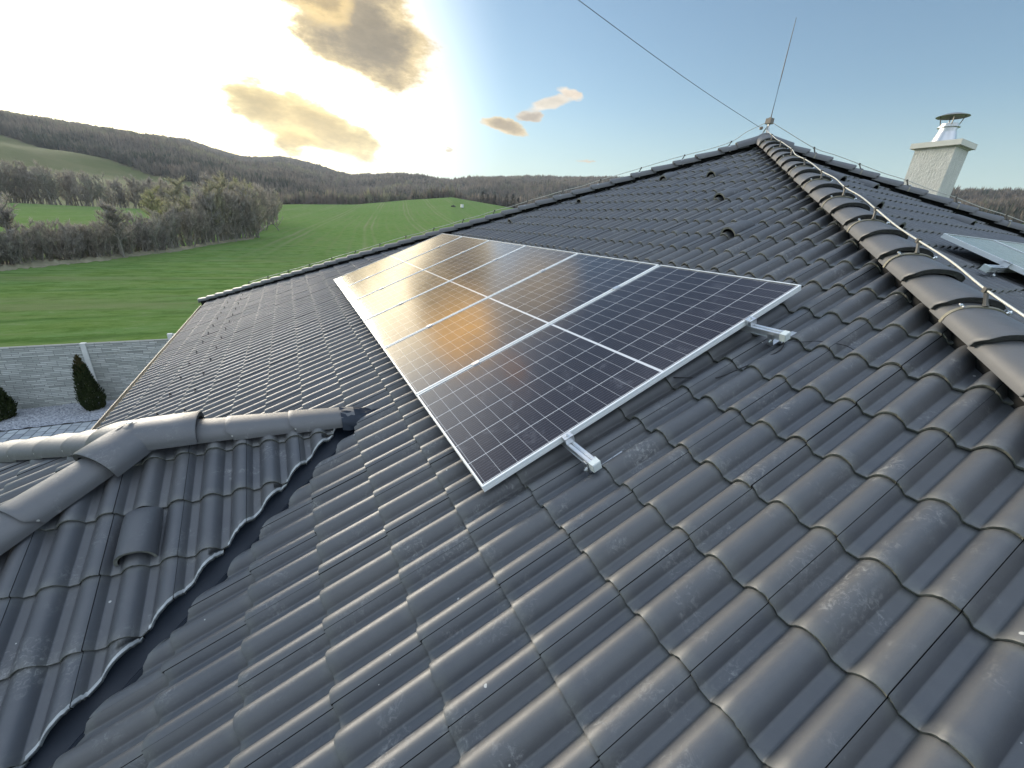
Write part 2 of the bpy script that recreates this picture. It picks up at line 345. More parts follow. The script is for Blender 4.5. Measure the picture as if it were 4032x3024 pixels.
mat('chimney_concrete', build=vary((.68, .67, .58), (.78, .76, .67), 6, .8, .9, .3, 50))
mat('white_paint', (.75, .76, .75), .6)
mat('dark_heap', build=vary((.03, .028, .022), (.06, .055, .04), 3, .9, .95))
mat('dry_grass', build=vary((.17, .16, .09), (.30, .27, .17), .7, .9, .95))
mat('soil', build=vary((.10, .09, .065), (.15, .135, .095), .6, .9, .95))

# ------------------------------------------------------------------ mesh helpers
class MB:
    def __init__(s): s.v = []; s.f = []; s.mi = []; s.n = 0
    def add(s, verts, faces, mi=0):
        b = s.n; s.v.extend([tuple(map(float, p)) for p in verts]); s.n += len(verts)
        s.f.extend([tuple(i+b for i in f) for f in faces]); s.mi.extend([mi]*len(faces))
    def box(s, c, size, ax=None, mi=0):
        ax = np.eye(3) if ax is None else np.asarray(ax)
        c = np.asarray(c, float); h = np.asarray(size, float)/2
        vs = [c + sx*h[0]*ax[0] + sy*h[1]*ax[1] + sz*h[2]*ax[2] for sx in (-1, 1) for sy in (-1, 1) for sz in (-1, 1)]
        s.add(vs, [(0, 1, 3, 2), (4, 6, 7, 5), (0, 4, 5, 1), (2, 3, 7, 6), (0, 2, 6, 4), (1, 5, 7, 3)], mi)
    def tube(s, pts, r, n=8, mi=0, caps=True):
        pts = [np.asarray(p, float) for p in pts]; rs = r if hasattr(r, '__len__') else [r]*len(pts)
        rings = []
        for i, p in enumerate(pts):
            d = pts[min(i+1, len(pts)-1)] - pts[max(i-1, 0)]; d = d/np.linalg.norm(d)
            a = np.cross(d, [0, 0, 1.0]);
            if np.linalg.norm(a) < 1e-3: a = np.cross(d, [1.0, 0, 0])
            a /= np.linalg.norm(a); b = np.cross(d, a)
            rings.append([p + rs[i]*(math.cos(t)*a + math.sin(t)*b) for t in np.linspace(0, 2*math.pi, n, endpoint=False)])
        vs = [q for rg in rings for q in rg]; fs = []
        for i in range(len(pts)-1):
            for j in range(n): fs.append((i*n+j, i*n+(j+1) % n, (i+1)*n+(j+1) % n, (i+1)*n+j))
        if caps: fs.append(tuple(range(n-1, -1, -1))); fs.append(tuple((len(pts)-1)*n + j for j in range(n)))
        s.add(vs, fs, mi)
    def lathe(s, c, prof, n=32, mi=0):
        vs = []; fs = []
        for (r, z) in prof:
            for j in range(n):
                t = 2*math.pi*j/n; vs.append((c[0]+r*math.cos(t), c[1]+r*math.sin(t), c[2]+z))
        for i in range(len(prof)-1):
            for j in range(n): fs.append((i*n+j, i*n+(j+1) % n, (i+1)*n+(j+1) % n, (i+1)*n+j))
        s.add(vs, fs, mi)
    def mesh(s, name, mats, smooth=True, angle=40):
        me = bpy.data.meshes.new(name); me.from_pydata(s.v, [], s.f)
        for m_ in mats: me.materials.append(MATS[m_])
        if len(mats) > 1: me.polygons.foreach_set('material_index', s.mi)
        if smooth:
            me.polygons.foreach_set('use_smooth', [True]*len(me.polygons))
            if angle: me.set_sharp_from_angle(angle=R(angle))
        me.update(); return me
def link(name, me, parent=None, loc=None):
    o = bpy.data.objects.new(name, me); col.objects.link(o)
    if parent is not None: o.parent = parent
    if loc is not None: o.location = loc
    return o
def tag(o, label=None, cat=None, group=None, kind=None):
    if label: o['label'] = label
    if cat: o['category'] = cat
    if group: o['group'] = group
    if kind: o['kind'] = kind
    return o
def empty(name, loc, label, cat, group=None):
    o = bpy.data.objects.new(name, None); col.objects.link(o); o.location = loc; o.empty_display_size = .1
    return tag(o, label, cat, group)
def part(name, mb, mats, root, smooth=True, angle=40):
    """mesh built in world coordinates, parented under a root that is only translated"""
    off = np.array(root.location) if root is not None else np.zeros(3)
    p = root
    while p is not None and p.parent is not None:
        p = p.parent; off = off + np.array(p.location)
    mb.v = [(a-off[0], b-off[1], c-off[2]) for a, b, c in mb.v]
    return link(name, mb.mesh(name, mats if isinstance(mats, (list, tuple)) else [mats], smooth, angle), root)

# ------------------------------------------------------------------ roof geometry
TH = 0.40917477; CT, ST, K = math.cos(TH), math.sin(TH), math.tan(TH)
C1, C2 = 2.90, 9.62                                   # hips: x - y = C1 and x + y = C2
AP = np.array([(C1+C2)/2, (C2-C1)/2, (C1+C2)/2*K])    # apex of the panel-level plane
YR, XE = 1.53, -1.62                                  # ridge line and ridge end of the small roof
EAVE = -2.93
ZG = -4.60
H = empty('house', (2.0, 2.0, ZG), 'bungalow with dark grey tiled hip roof filling the foreground', 'house')

def roll(t):                                           # profile height of one tile across its 0.30 m width; joint at t = 0
    def arch(x):
        if 0 < x < .112:
            q = abs(2*x/.112 - 1); return .050*(1 - q**2.25)
        return 0.0
    # rolls run from -0.030..0.082 and 0.120..0.232, next from 0.270
    return max(arch(t+.030), arch(t-.120), arch(t-.270))
TS = np.array([0, .004, .012, .020, .030, .040, .050, .058, .065, .071, .076, .080, .083, .090, .112, .119, .122, .126, .131, .137, .144, .152, .162, .176, .190, .200, .208, .215, .221, .226, .230, .233, .240, .262, .269, .272, .276, .281, .287, .293, .298])
HS = np.array([roll(t) for t in TS])
def tiles(name, O, eu, ev, en, ulo, uhi, lo, hi, v_anchor, u_anchor, gauge=.336, vmin=-99, vmax=99, root=H, jit=1.0, pale_cut=False):
    O = np.asarray(O, float); mb = MB(); tint = []; dirt = []
    base = -.165
    k0 = math.ceil((vmin - v_anchor)/gauge) - 1; k1 = math.ceil((vmax - v_anchor)/gauge) + 1
    j0 = math.floor((ulo - u_anchor)/.3); j1 = math.ceil((uhi - u_anchor)/.3)
    for kk in range(k0, k1+1):
        v0 = v_anchor + kk*gauge; v1 = v0 + gauge + .012
        for j in range(j0, j1+1):
            u0 = u_anchor + j*.3
            us = u0 + TS
            los = np.array([max(lo(u), v0) for u in us]); his = np.array([min(hi(u), v1) for u in us])
            ok = his > los + .004
            if not ok.any(): continue
            jn = rng.normal(0, .0011)*jit; jt = rng.normal(0, .003)*jit; jv = rng.normal(0, .0022)*jit; ti = float(rng.random())
            nz = lambda v: base + .024 + jn - (.0185)*(v - v0)/gauge
            P = lambda u, v, n: O + u*eu + v*ev + n*en
            seg = [i for i in range(len(us)) if ok[i]]
            # contiguous runs
            runs = []; cur = [seg[0]]
            for i in seg[1:]:
                if i == cur[-1]+1: cur.append(i)
                else: runs.append(cur); cur = [i]
            runs.append(cur)
            for run in runs:
                if len(run) < 2: continue
                vs = []; wob = rng.normal(0, .0008, len(run))*jit
                for q, i in enumerate(run):
                    u = us[i]; h = HS[i] + jt*(TS[i]-.15)
                    a = los[i] + (jv if los[i] == v0 else rng.normal(0, .002)*jit) + wob[q]; b = his[i]
                    am = min(a + (.006 if los[i] == v0 else .016), b); ld = .0155 if los[i] == v0 else .026
                    bm = max(b - .06, (a+b)/2) if b >= v1 - 1e-6 else b - .001; ae = min(a + .050, (a+b)/2)
                    vs += [P(u, b, nz(b)+h), P(u, bm, nz(bm)+h), P(u, ae, nz(ae)+h), P(u, am, nz(am)+h), P(u, a, nz(a)+h-.003), P(u, a, nz(a)+h-.003), P(u, a+.001, nz(a)+h-ld), P(u, a+.05, nz(a)+h-ld-.002)]
                    dirt += [1.0 if b >= v1 - 1e-6 else .2, 0, 0, .8, 1.0, 1.0, 1.0, 1.0]
                fs = []; mi = []
                for q in range(len(run)-1):
                    A, B = q*8, (q+1)*8
                    cut = pale_cut and los[run[q]] > v0 and los[run[q+1]] > v0
                    for r_ in (0, 1, 2, 3): fs.append((A+r_+1, B+r_+1, B+r_, A+r_)); mi.append(3 if cut and r_ == 3 else 0)
                    fs.append((A+6, B+6, B+5, A+5)); mi.append(3 if cut else 1)
                    fs.append((A+7, B+7, B+6, A+6)); mi.append(2)
                b0 = mb.n
                mb.v.extend([tuple(p) for p in vs]); mb.n += len(vs)
                mb.f.extend([tuple(x+b0 for x in f) for f in fs]); mb.mi.extend(mi)
                tint += [ti]*len(vs)
                # joint side: thickness of the overlapping edge and the gap floor of the neighbour
                if run[0] == 0:
                    a, b = los[0], his[0]; u = us[0]; h = HS[0]
                    mb.add([P(u, a, nz(a)+h), P(u, b, nz(b)+h), P(u, b, nz(b)+h-.014), P(u, a, nz(a)+h-.014)], [(0, 1, 2, 3)], 2); tint += [ti]*4; dirt += [0]*4
                if run[-1] == len(us)-1:
                    a, b = los[-1], his[-1]; u = us[-1]; h = HS[-1]
                    vs = []
                    for du, dn in ((0, 0), (0, -.007), (.009, -.008)):
                        vs += [P(u+du, a, nz(a)+h+dn), P(u+du, b, nz(b)+h+dn)]
                    mb.add(vs, [(0, 1, 3, 2), (2, 3, 5, 4)], 2); tint += [ti]*6; dirt += [0]*6
    o = part(name, mb, ['tile', 'tile_edge', 'tile_gap', 'cut_edge'], root, True, None)
    a = o.data.attributes.new('tint', 'FLOAT', 'POINT'); a.data.foreach_set('value', tint)
    a = o.data.attributes.new('dirt', 'FLOAT', 'POINT'); a.data.foreach_set('value', dirt)
    return o

ex, ey, ez = np.eye(3)
# main slope
def main_hi(u):
    return min(C1 + u, C2 - u)/CT - .085/CT
def main_lo(u):
    val = (u - 1.825) if u <= YR else (YR - 1.825) - (u - YR)
    if u < -1.15 or u > 4.2: val = -99
    return max(EAVE, val)/CT
MAINF = ((0, 0, 0), ey, np.array([CT, 0, ST]), np.array([-ST, 0, CT]))
tiles('roof_slope', *MAINF, -3.4, 12.6, main_lo, main_hi, .522, -1.0, vmin=EAVE/CT, vmax=AP[0]/CT)
# slope beyond the near hip
RO = np.array([AP[0], AP[1], AP[2]]); REV = np.array([0, CT, ST]); REN = np.array([0, -ST, CT])
tiles('roof_slope', RO, -ex, REV, REN, AP[0]-13.0, AP[0]-1.4, lambda u: (-2.2-AP[1])/CT,
      lambda u: (min(AP[0]-u - C1, C2 - AP[0] + u) - .085 - AP[1])/CT, -.21, .12, vmin=(-2.2-AP[1])/CT, vmax=0)
# small roof, side towards the camera
SO = np.array([0, 1.86, .03])
tiles('roof_slope', SO, -ex, REV, REN, .2, 4.6, lambda u: (max(-1.0, -u + 1.878) - 1.86)/CT,
      lambda u: (min(YR - .04, -u + (YR-XE) - .10) - 1.86)/CT, (1.03-1.86)/CT, 1.355, vmin=-2.9/CT, vmax=0, pale_cut=True)
# small roof, hipped end
ZE = K*(YR-1.86)+.03; WO = np.array([XE, 0, ZE])
tiles('roof_slope', WO, ey, np.array([CT, 0, ST]), np.array([-ST, 0, CT]), -1.0, 4.2, lambda u: -2.5/CT,
      lambda u: (min(u - YR + XE, XE + YR - u) - .10 - XE)/CT, -.18, .12, vmin=-2.5/CT, vmax=0)
# dark boarding under the tiles (also closes the far sides)
mb = MB(); dn = -.235/CT
def top(x, y, z): return (x, y, z + dn)
xw, xe2 = EAVE+.03, 2*AP[0]-EAVE; yn, ys = 2*AP[1]-(C1-0)+0, 0
ya, yb = EAVE - C1 + .05, C2 - EAVE - .05
ze = EAVE*K
mb.add([top(*AP), top(xw, ya, ze), top(xw, yb, ze), top(xe2, yb, ze), top(xe2, ya, ze)], [(0, 1, 2), (0, 2, 3), (0, 3, 4), (0, 4, 1)])
zr = ZE
mb.add([top(YR-1.86+.3, YR, zr), top(XE, YR, zr), top(XE-2.5, YR-2.5, zr-2.5*K), top(XE-2.5, YR+2.5, zr-2.5*K), top(YR-1.86+.3, YR-2.5, zr-2.5*K), top(YR-1.86+.3, YR+2.5, zr-2.5*K)],
       [(0, 1, 2, 4), (1, 3, 2), (0, 5, 3, 1)])
part('roof_deck', mb, 'deck', H, False)
mb = MB()
for (x0, x1, y0, y1) in ((xw+.5, xe2-.5, ya+.5, yb-.5), (XE-2.0, xw+.4, YR-2.0, YR+2.0)):
    mb.box(((x0+x1)/2, (y0+y1)/2, (ZG+ze-.35)/2), (x1-x0, y1-y0, ze-.35-ZG))
part('wall', mb, 'plaster_house', H, False)
# gutter along the far eave
mb = MB(); g = []
for t in np.linspace(math.pi, 2*math.pi, 9): g.append((EAVE-.052+.040*math.cos(t), ze-.215+.05*math.sin(t)))
g = [(g[0][0]-.012, g[0][1]+.006)] + g
ys_ = [YR+2.6, yb+.06]
vs = [(x, y, z) for y in ys_ for x, z in g]; n_ = len(g)
mb.add(vs, [(i, i+1, n_+i+1, n_+i) for i in range(n_-1)], 0)
mb.tube([(EAVE-.097, ys_[0], ze-.207), (EAVE-.097, ys_[1], ze-.207)], .009, 8, 0)
part('gutter', mb, 'gutter', H)

# ---- hip and ridge caps
def cap_mesh(length, w0=.134, w1=.109, h0=.100, h1=.081, chip=True, dz0=.024):
    """axis along +X from the low (front) end at x=0, up = +Z"""
    mb = MB(); n = 18; xs = [0, .006, .03, .12, .22, length]
    def ring(x, dw, dz):
        f = x/length; w = w0+(w1-w0)*f - dw; h = h0+(h1-h0)*f - dw
        out = []
        for t in np.linspace(0, math.pi, n):
            c, s_ = math.cos(t), math.sin(t)
            yy = w*math.copysign(abs(c)**.86, c); zz = h*abs(s_)**.80
            q = abs(yy)/w; xx = x
            if x < .1: xx = x + (.040 if chip else .01)*max(0, (q-.82)/.18)**2*(1-x/.1)
            out.append((xx, yy, zz + dz*(1-f)))
        return out
    rows = [ring(x, (.003 if i == 0 else 0), dz0) for i, x in enumerate(xs)]
    vs = [p for r_ in rows for p in r_]; fs = []
    for i in range(len(xs)-1):
        for j in range(n-1): fs.append((i*n+j, i*n+j+1, (i+1)*n+j+1, (i+1)*n+j))
    mb.add(vs, fs, 0)
    a, b, c_ = ring(0, .003, dz0), ring(0.003, .028, dz0), ring(.10, .028, dz0)
    mb.add(a+b+c_, [(j+1, j, n+j, n+j+1) for j in range(n-1)] + [(n+j+1, n+j, 2*n+j, 2*n+j+1) for j in range(n-1)], 1)
    # skirt thickness along both lower edges
    for side in (0, n-1):
        e = [r_[side] for r_ in rows]; sgn = -1 if e[0][1] > 0 else 1
        vs = []
        for p in e: vs += [p, (p[0], p[1]+sgn*.018, p[2]-.002)]
        mb.add(vs, [(2*i, 2*i+2, 2*i+3, 2*i+1) if sgn < 0 else (2*i, 2*i+1, 2*i+3, 2*i+2) for i in range(len(e)-1)], 1)
    me = mb.mesh('ridge_cap', ['cap_tile', 'cap_edge'], True, 50)
    a_ = me.attributes.new('tint', 'FLOAT', 'POINT'); a_.data.foreach_set('value', [.6]*len(me.vertices))
    return me
CAPM = cap_mesh(.425)
CAPM_X = cap_mesh(.425, .132, .117, .098, .087, True, .018)
def axes_for(d):
    d = np.asarray(d, float); d /= np.linalg.norm(d); y_ = np.cross([0, 0, 1.0], d); y_ /= np.linalg.norm(y_); z_ = np.cross(d, y_)
    return d, y_, z_
HOFF = np.array(H.location)
def put_cap(p, d, me=CAPM, jit=1):
    d, y_, z_ = axes_for(d)
    mt = Matrix.Identity(4); a = rng.normal(0, .012)*jit; b = rng.normal(0, .006)*jit
    d2 = d + b*y_ + rng.normal(0, .004)*jit*z_; d2 /= np.linalg.norm(d2); y2 = np.cross(np.cross(d2, y_), d2); y2 = y_*math.cos(a) + np.cross(d2, y_)*math.sin(a); y2 -= d2*(y2@d2); y2 /= np.linalg.norm(y2); z2 = np.cross(d2, y2)
    for i in range(3): mt[i][0] = d2[i]; mt[i][1] = y2[i]; mt[i][2] = z2[i]; mt[i][3] = p[i] - HOFF[i]
    o = bpy.data.objects.new('ridge_cap', me); col.objects.link(o); o.parent = H; o.matrix_local = mt
    return o
Z0 = -.12/CT
LS = math.sqrt(2+K*K)                                   # metres along a hip per metre of x
HIPN = np.array([1, 1, K])/LS                           # near hip, uphill
HIPL = np.array([1, -1, K])/LS                          # far left hip, uphill
HIPR = np.array([-1, 1, K])/LS                          # right hip, uphill
def hipn(s): x = s/LS; return np.array([x, x-C1, x*K+Z0+.030])
def hipl(s): x = s/LS; return np.array([x, C2-x, x*K+Z0+.030])
SA = AP[0]*LS
def hipr(s): x = (SA-s)/LS; return np.array([AP[0]+x, AP[1]-x, AP[2]-x*K+Z0+.030])
s = 2.513 - .352*5
while s < SA - .20: put_cap(hipn(s), HIPN); s += .352
SL0 = SA - .30 - 38*.352
for i in range(38):
    put_cap(hipl(SL0 + i*.352), HIPL)
for i in range(16): put_cap(hipr(SA - .30 - i*.352), HIPR)
# rounded starter at the far eave corner
mb = MB(); d_, y_, z_ = axes_for(HIPL); p0 = hipl(SL0)
vs = []; fs = []
for i, t in enumerate(np.linspace(0, math.pi/2, 7)):
    for j, a in enumerate(np.linspace(0, math.pi, 13)):
        vs.append(p0 + d_*(.02 - .11*math.sin(t)) + y_*.118*math.cos(a)*math.cos(t) + z_*.094*math.sin(a)*math.cos(t))
for i in range(6):
    for j in range(12): fs.append((i*13+j, i*13+j+1, (i+1)*13+j+1, (i+1)*13+j))
mb.add(vs, fs); part('ridge_cap', mb, 'cap_tile', H)
# apex piece: three arms
def arch_pts(p, y_, z_, w, h, n=15): return [p + y_*w*math.copysign(abs(math.cos(t))**.86, math.cos(t)) + z_*h*math.sin(t)**.8 for t in np.linspace(0, math.pi, n)]
mb = MB(); A0 = np.array([AP[0], AP[1], AP[2]+Z0+.050])
for dd in (HIPN, HIPL, HIPR, np.array([-1, -1, K])/LS):
    d_, y_, z_ = axes_for(dd); rows = []
    for tt, w, h in ((-.40, .142, .108), (-.39, .145, .112), (-.2, .143, .112), (0.0, .142, .118)):
        rows.append(arch_pts(A0 + d_*tt, y_, z_, w, h))
    vs = [p for r_ in rows for p in r_]; mb.add(vs, [(i*15+j, i*15+j+1, (i+1)*15+j+1, (i+1)*15+j) for i in range(3) for j in range(14)], 0)
    a = rows[0]; b = arch_pts(A0 + d_*-.398, y_, z_, .122, .090); mb.add(a+b, [(j+1, j, 15+j, 15+j+1) for j in range(14)], 1)
vs = []
for i, t in enumerate(np.linspace(0, math.pi/2, 6)):
    for j in range(20):
        a = 2*math.pi*j/20; vs.append(A0 + np.array([.15*math.cos(a)*math.cos(t), .15*math.sin(a)*math.cos(t), .02+.105*math.sin(t)]))
mb.add(vs, [(i*20+j, i*20+(j+1) % 20, (i+1)*20+(j+1) % 20, (i+1)*20+j) for i in range(5) for j in range(20)], 0)
part('apex_cap', mb, ['cap_tile', 'tile_edge'], H)
# small roof: ridge, two hips, the three-way piece
RZ = ZE + Z0 - .012
RD = np.array([1.0, 0, 0])
for x, dz in ((-.80, -.045), (-1.16, -.028), (-1.52, -.010)): put_cap((x, YR, RZ+dz), RD, CAPM_X)
H1 = np.array([1, 1, K])/LS; H2 = np.array([1, -1, K])/LS
PE = np.array([XE, YR, RZ])
for i in range(1, 8):
    put_cap(PE - H1*(.24 + .352*i), H1, CAPM_X)
    put_cap(PE - H2*(.20 + .352*i), H2, CAPM_X)
mb = MB(); A1 = PE + np.array([0.02, 0, .018])
for dd, ln in ((H1, .25), (H2, .24), (np.array([-1.0, 0, 0]), .30)):
    d_, y_, z_ = axes_for(dd); rows = []
    for tt, w, h in ((-ln, .160, .122), (-ln+.008, .164, .127), (-ln*.55, .160, .126), (0.0, .152, .124)):
        rows.append(arch_pts(A1 + d_*tt, y_, z_, w, h, 19))
    vs = [p for r_ in rows for p in r_]; mb.add(vs, [(i*19+j, i*19+j+1, (i+1)*19+j+1, (i+1)*19+j) for i in range(3) for j in range(18)], 0)
    a = rows[0]; b = arch_pts(A1 + d_*(-ln+.002), y_, z_, .132, .096, 19); c = arch_pts(A1 + d_*(-ln+.1), y_, z_, .132, .096, 19)
    mb.add(a+b+c, [(j+1, j, 19+j, 19+j+1) for j in range(18)] + [(19+j+1, 19+j, 38+j, 38+j+1) for j in range(18)], 1)
vs = []
for i, t in enumerate(np.linspace(0, math.pi/2, 8)):
    for j in range(28):
        a = 2*math.pi*j/28; vs.append(A1 + np.array([.152*math.cos(a)*math.cos(t), .152*math.sin(a)*math.cos(t), -.02+.145*math.sin(t)]))
mb.add(vs, [(i*28+j, i*28+(j+1) % 28, (i+1)*28+(j+1) % 28, (i+1)*28+j) for i in range(7) for j in range(28)], 0)
part('ridge_junction', mb, ['cap_tile', 'cap_edge'], H)
part_screw = MB(); part_screw.lathe(A1 + np.array([-.03, .0, .127]), [(.0, .006), (.014, .005), (.016, 0)], 12); part('screw', part_screw, 'screw', H)

# ---- valley flashing and the folded lead at its head
mb = MB(); nn = 26
for k_, sgn in ((0, 1), (1, -1)):
    vs = []
    for i in range(nn+1):
        f = i/nn; y = YR - f*(YR+1.02); x = y - 1.845
        if sgn < 0: y = 2*YR - y
        zc = x*K - .190/CT
        px_ = np.array([1, -sgn, 0])/math.sqrt(2)
        for o_, dz in ((-.17, .085), (-.085, .030), (-.018, .004), (0, .022), (.018, .004), (.085, .030), (.19, .085)):
            vs.append(np.array([x, y, zc+dz]) + px_*o_ + np.array([0, 0, rng.normal(0, .0012)]))
    fs = [(i*7+j, i*7+j+1, (i+1)*7+j+1, (i+1)*7+j) for i in range(nn) for j in range(6)]
    mb.add(vs, fs)
part('valley_flashing', mb, 'flashing', H)
mb = MB(); vs = []
for i in range(9):
    for j in range(15):
        a = math.pi*j/14; f = i/8
        w = .135*(1-f*.15) + .012*math.sin(3.1*j+2*i); h = .105*(1 - .35*f) + .012*math.sin(2.3*j+1.7*i)
        vs.append((-.47 + f*.36, YR - .01 + w*math.cos(a), RZ - .055 + h*math.sin(a)**.8 - .02*f))
mb.add(vs, [(i*15+j, i*15+j+1, (i+1)*15+j+1, (i+1)*15+j) for i in range(8) for j in range(14)])
part('lead_flashing', mb, 'flashing', H)
# ---- grey mortar-dust band where caps lie on the slopes is left to the tile edges
mb = MB()
for fn, a_, b_, dd in ((hipn, -.8, SA, HIPN), (hipl, SL0, SA, HIPL), (hipr, SA-5.6, SA, HIPR)):
    d_, y_, z_ = axes_for(dd); p, q = fn(a_), fn(b_)
    vs = []
    for e in (p, q): vs += [e + y_*.045 + z_*.055, e - y_*.045 + z_*.055, e - y_*.06 - z_*.22, e + y_*.06 - z_*.22]
    mb.add(vs, [(0, 1, 5, 4), (1, 2, 6, 5), (3, 0, 4, 7)])
part('hip_membrane', mb, 'deck', H, False)
# ---- vent tiles
def vent(O, eu, ev, en, u, v, wide=.084):
    """a raised hood over the roll; open at the low end"""
    O = np.asarray(O, float); mb = MB(); n = 15; rows = []
    prof = [(-.006, 1.0), (.0, 1.03), (.06, 1.0), (.14, .93), (.20, .86), (.245, .72), (.272, .52)]
    for dv, f in prof:
        r_ = []
        for t in np.linspace(0, math.pi, n):
            c, s_ = math.cos(t), math.sin(t)
            r_.append(O + eu*(u + wide*math.copysign(abs(c)**.9, c)*(.9+.1*f)) + ev*(v+dv) + en*(-.145 + (.092*f + .012)*s_**.92))
        rows.append(r_)
    vs = [p for r_ in rows for p in r_]; mb.add(vs, [(i*n+j, i*n+j+1, (i+1)*n+j+1, (i+1)*n+j) for i in range(len(prof)-1) for j in range(n-1)], 0)
    a = rows[0]; b = []; c_ = []
    for t in np.linspace(0, math.pi, n):
        c, s_ = math.cos(t), math.sin(t)
        q = O + eu*(u + (wide-.014)*math.copysign(abs(c)**.9, c)) + ev*(v-.004) + en*(-.145 + .086*s_**.92); b.append(q); c_.append(q + ev*.16 - en*.012)
    mb.add(a+b+c_, [(j+1, j, n+j, n+j+1) for j in range(n-1)], 1)
    mb.add(b+c_, [(j+1, j, n+j, n+j+1) for j in range(n-1)] + [tuple(range(n, 2*n))], 2)
    o = part('vent_tile', mb, ['tile', 'tile_edge', 'tile_gap'], H)
    a_ = o.data.attributes.new('tint', 'FLOAT', 'POINT'); a_.data.foreach_set('value', [.3]*len(o.data.vertices))
def snap(u, a): return a + .3*round((u - a - .026)/.3) + .026
for u, jv in ((3.09, 14), (2.15, 11), (1.25, 8), (4.0, 14), (5.76, 8), (4.95, 11)):
    vent(*MAINF, u + .0, .522 + .336*jv + .03)
for x, y in ((5.99, 1.88), (4.96, .93), (6.77, 1.82), (4.13, .37), (7.35, .85)):
    v = (y - AP[1])/CT; vent(RO, -ex, REV, REN, -(x-AP[0]), v)
vent(SO, -ex, REV, REN, 1.355+.026+.150, (1.03-1.86)/CT - .336 + .05)
# ---- snow guards in two rows
def guard(u, v):
    O, eu, ev, en = MAINF; P = lambda a, b, c: np.asarray(O) + (u+a)*eu + (v+b)*ev + c*en
    mb = MB()
    mb.tube([P(0, .16, -.118), P(0, .0, -.112), P(0, -.005, -.075)], .004, 6)
    mb.tube([P(-.028, -.024, -.112), P(-.008, -.005, -.075), P(.008, -.005, -.075), P(.028, -.024, -.112)], .0035, 6)
    mb.box(P(0, -.006, -.072), (.016, .008, .014), [eu, ev, en])
    part('snow_guard', mb, 'cable_black', H)
for i in range(-6, 14): guard(snap(3.97 + .6*i, -1.0), -2.36) if not (-1.3 < 3.97+.6*i < 3.75) else None
for i in range(-6, 15): guard(snap(3.67 + .6*i, -1.0), -2.02) if not (-1.3 < 3.67+.6*i < 3.45) else None

# ---- chimney
CH = np.array([9.73, 2.19]); CS = .56
chx = CH + CS/2
mb = MB(); mb.box((chx[0], chx[1], (0.4+2.90)/2), (CS, CS, 2.50))
chim = part('chimney', mb, 'render_chimney', H, False)
mb = MB(); mb.box((chx[0], chx[1], 2.955), (CS+.13, CS+.13, .085)); mb.box((chx[0], chx[1], 2.905), (CS+.03, CS+.03, .02))
def sub(name, mb, mats, root, **kw): return part(name, mb, mats, root, **kw)
sub('chimney_cap', mb, 'chimney_concrete', chim, smooth=False)
cc = (chx[0]-.02, chx[1]+.02, 2.997)
mb = MB(); mb.lathe(cc, [(.20, 0), (.20, .012), (.175, .02), (.135, .16), (.132, .18)], 36); sub('flue_cone', mb, 'stainless', chim)
mb = MB(); mb.lathe(cc, [(.132, .18), (.122, .185), (.122, .25), (.155, .252), (.155, .262), (.124, .266), (.124, .31), (.116, .312), (.116, .20)], 36); sub('flue_collar', mb, 'stainless', chim)
mb = MB(); mb.lathe(cc, [(.0, .475), (.12, .462), (.222, .425), (.226, .42), (.222, .418), (.12, .448), (0, .458)], 40); sub('rain_hat', mb, 'stainless_dark', chim)
for a in (.5, 2.07, 3.64, 5.2):
    mb = MB(); mb.tube([np.array(cc)+(.120*math.cos(a), .120*math.sin(a), .29), np.array(cc)+(.165*math.cos(a), .165*math.sin(a), .435)], .008, 6); sub('strut', mb, 'stainless_dark', chim)

# ------------------------------------------------------------------ solar panels
PW, PL, PH, GAP = 1.134, 2.279, .035, .0215
def panel_meshes():
    mb = MB(); lip = .0095
    o_ = [(0, 0), (PW, 0), (PW, PL), (0, PL)]; i_ = [(lip, lip), (PW-lip, lip), (PW-lip, PL-lip), (lip, PL-lip)]
    ch = .0015
    e_ = [(ch, ch), (PW-ch, ch), (PW-ch, PL-ch), (ch, PL-ch)]
    vs = [(*p, -ch) for p in o_] + [(*p, 0) for p in e_] + [(*p, 0) for p in i_] + [(*p, -.004) for p in i_] + [(*p, -.016) for p in o_] + [(*p, -.0165) for p in e_] + [(*p, -.0185) for p in e_] + [(*p, -.019) for p in o_] + [(*p, -PH) for p in o_] + [(*p, -PH) for p in ((.03, .03), (PW-.03, .03), (PW-.03, PL-.03), (.03, PL-.03))]
    fs = []
    for ring in range(3):
        for j in range(4): fs.append((ring*4+j, ring*4+(j+1) % 4, (ring+1)*4+(j+1) % 4, (ring+1)*4+j))
    for a, b in ((0, 4), (4, 5), (5, 6), (6, 7), (7, 8), (8, 9)):
        for j in range(4): fs.append((b*4+j, b*4+(j+1) % 4, a*4+(j+1) % 4, a*4+j))
    mb.add(vs, fs); fm = mb.mesh('panel_frame', ['frame_alu'], False)
    mb = MB(); mb.add([(*p, -.0042) for p in i_] + [(*p, -.010) for p in i_], [(0, 1, 2, 3), (7, 6, 5, 4)])
    gm = mb.mesh('panel_glass', ['solar_cells'], False)
    uv = gm.uv_layers.new(name='cell')
    for l in gm.loops:
        v = gm.vertices[l.vertex_index].co; uv.data[l.index].uv = (v.x, v.y)
    return fm, gm
FM, GM = panel_meshes()
def panel(origin, eu, ev, en, label, group):
    o = bpy.data.objects.new('solar_panel', None); col.objects.link(o); o.empty_display_size = .1
    mt = Matrix.Identity(4)
    for i in range(3): mt[i][0] = eu[i]; mt[i][1] = ev[i]; mt[i][2] = en[i]; mt[i][3] = origin[i]
    o.matrix_world = mt; tag(o, label, 'solar panel', group)
    link('frame', FM, o); link('glass', GM, o)
    return o
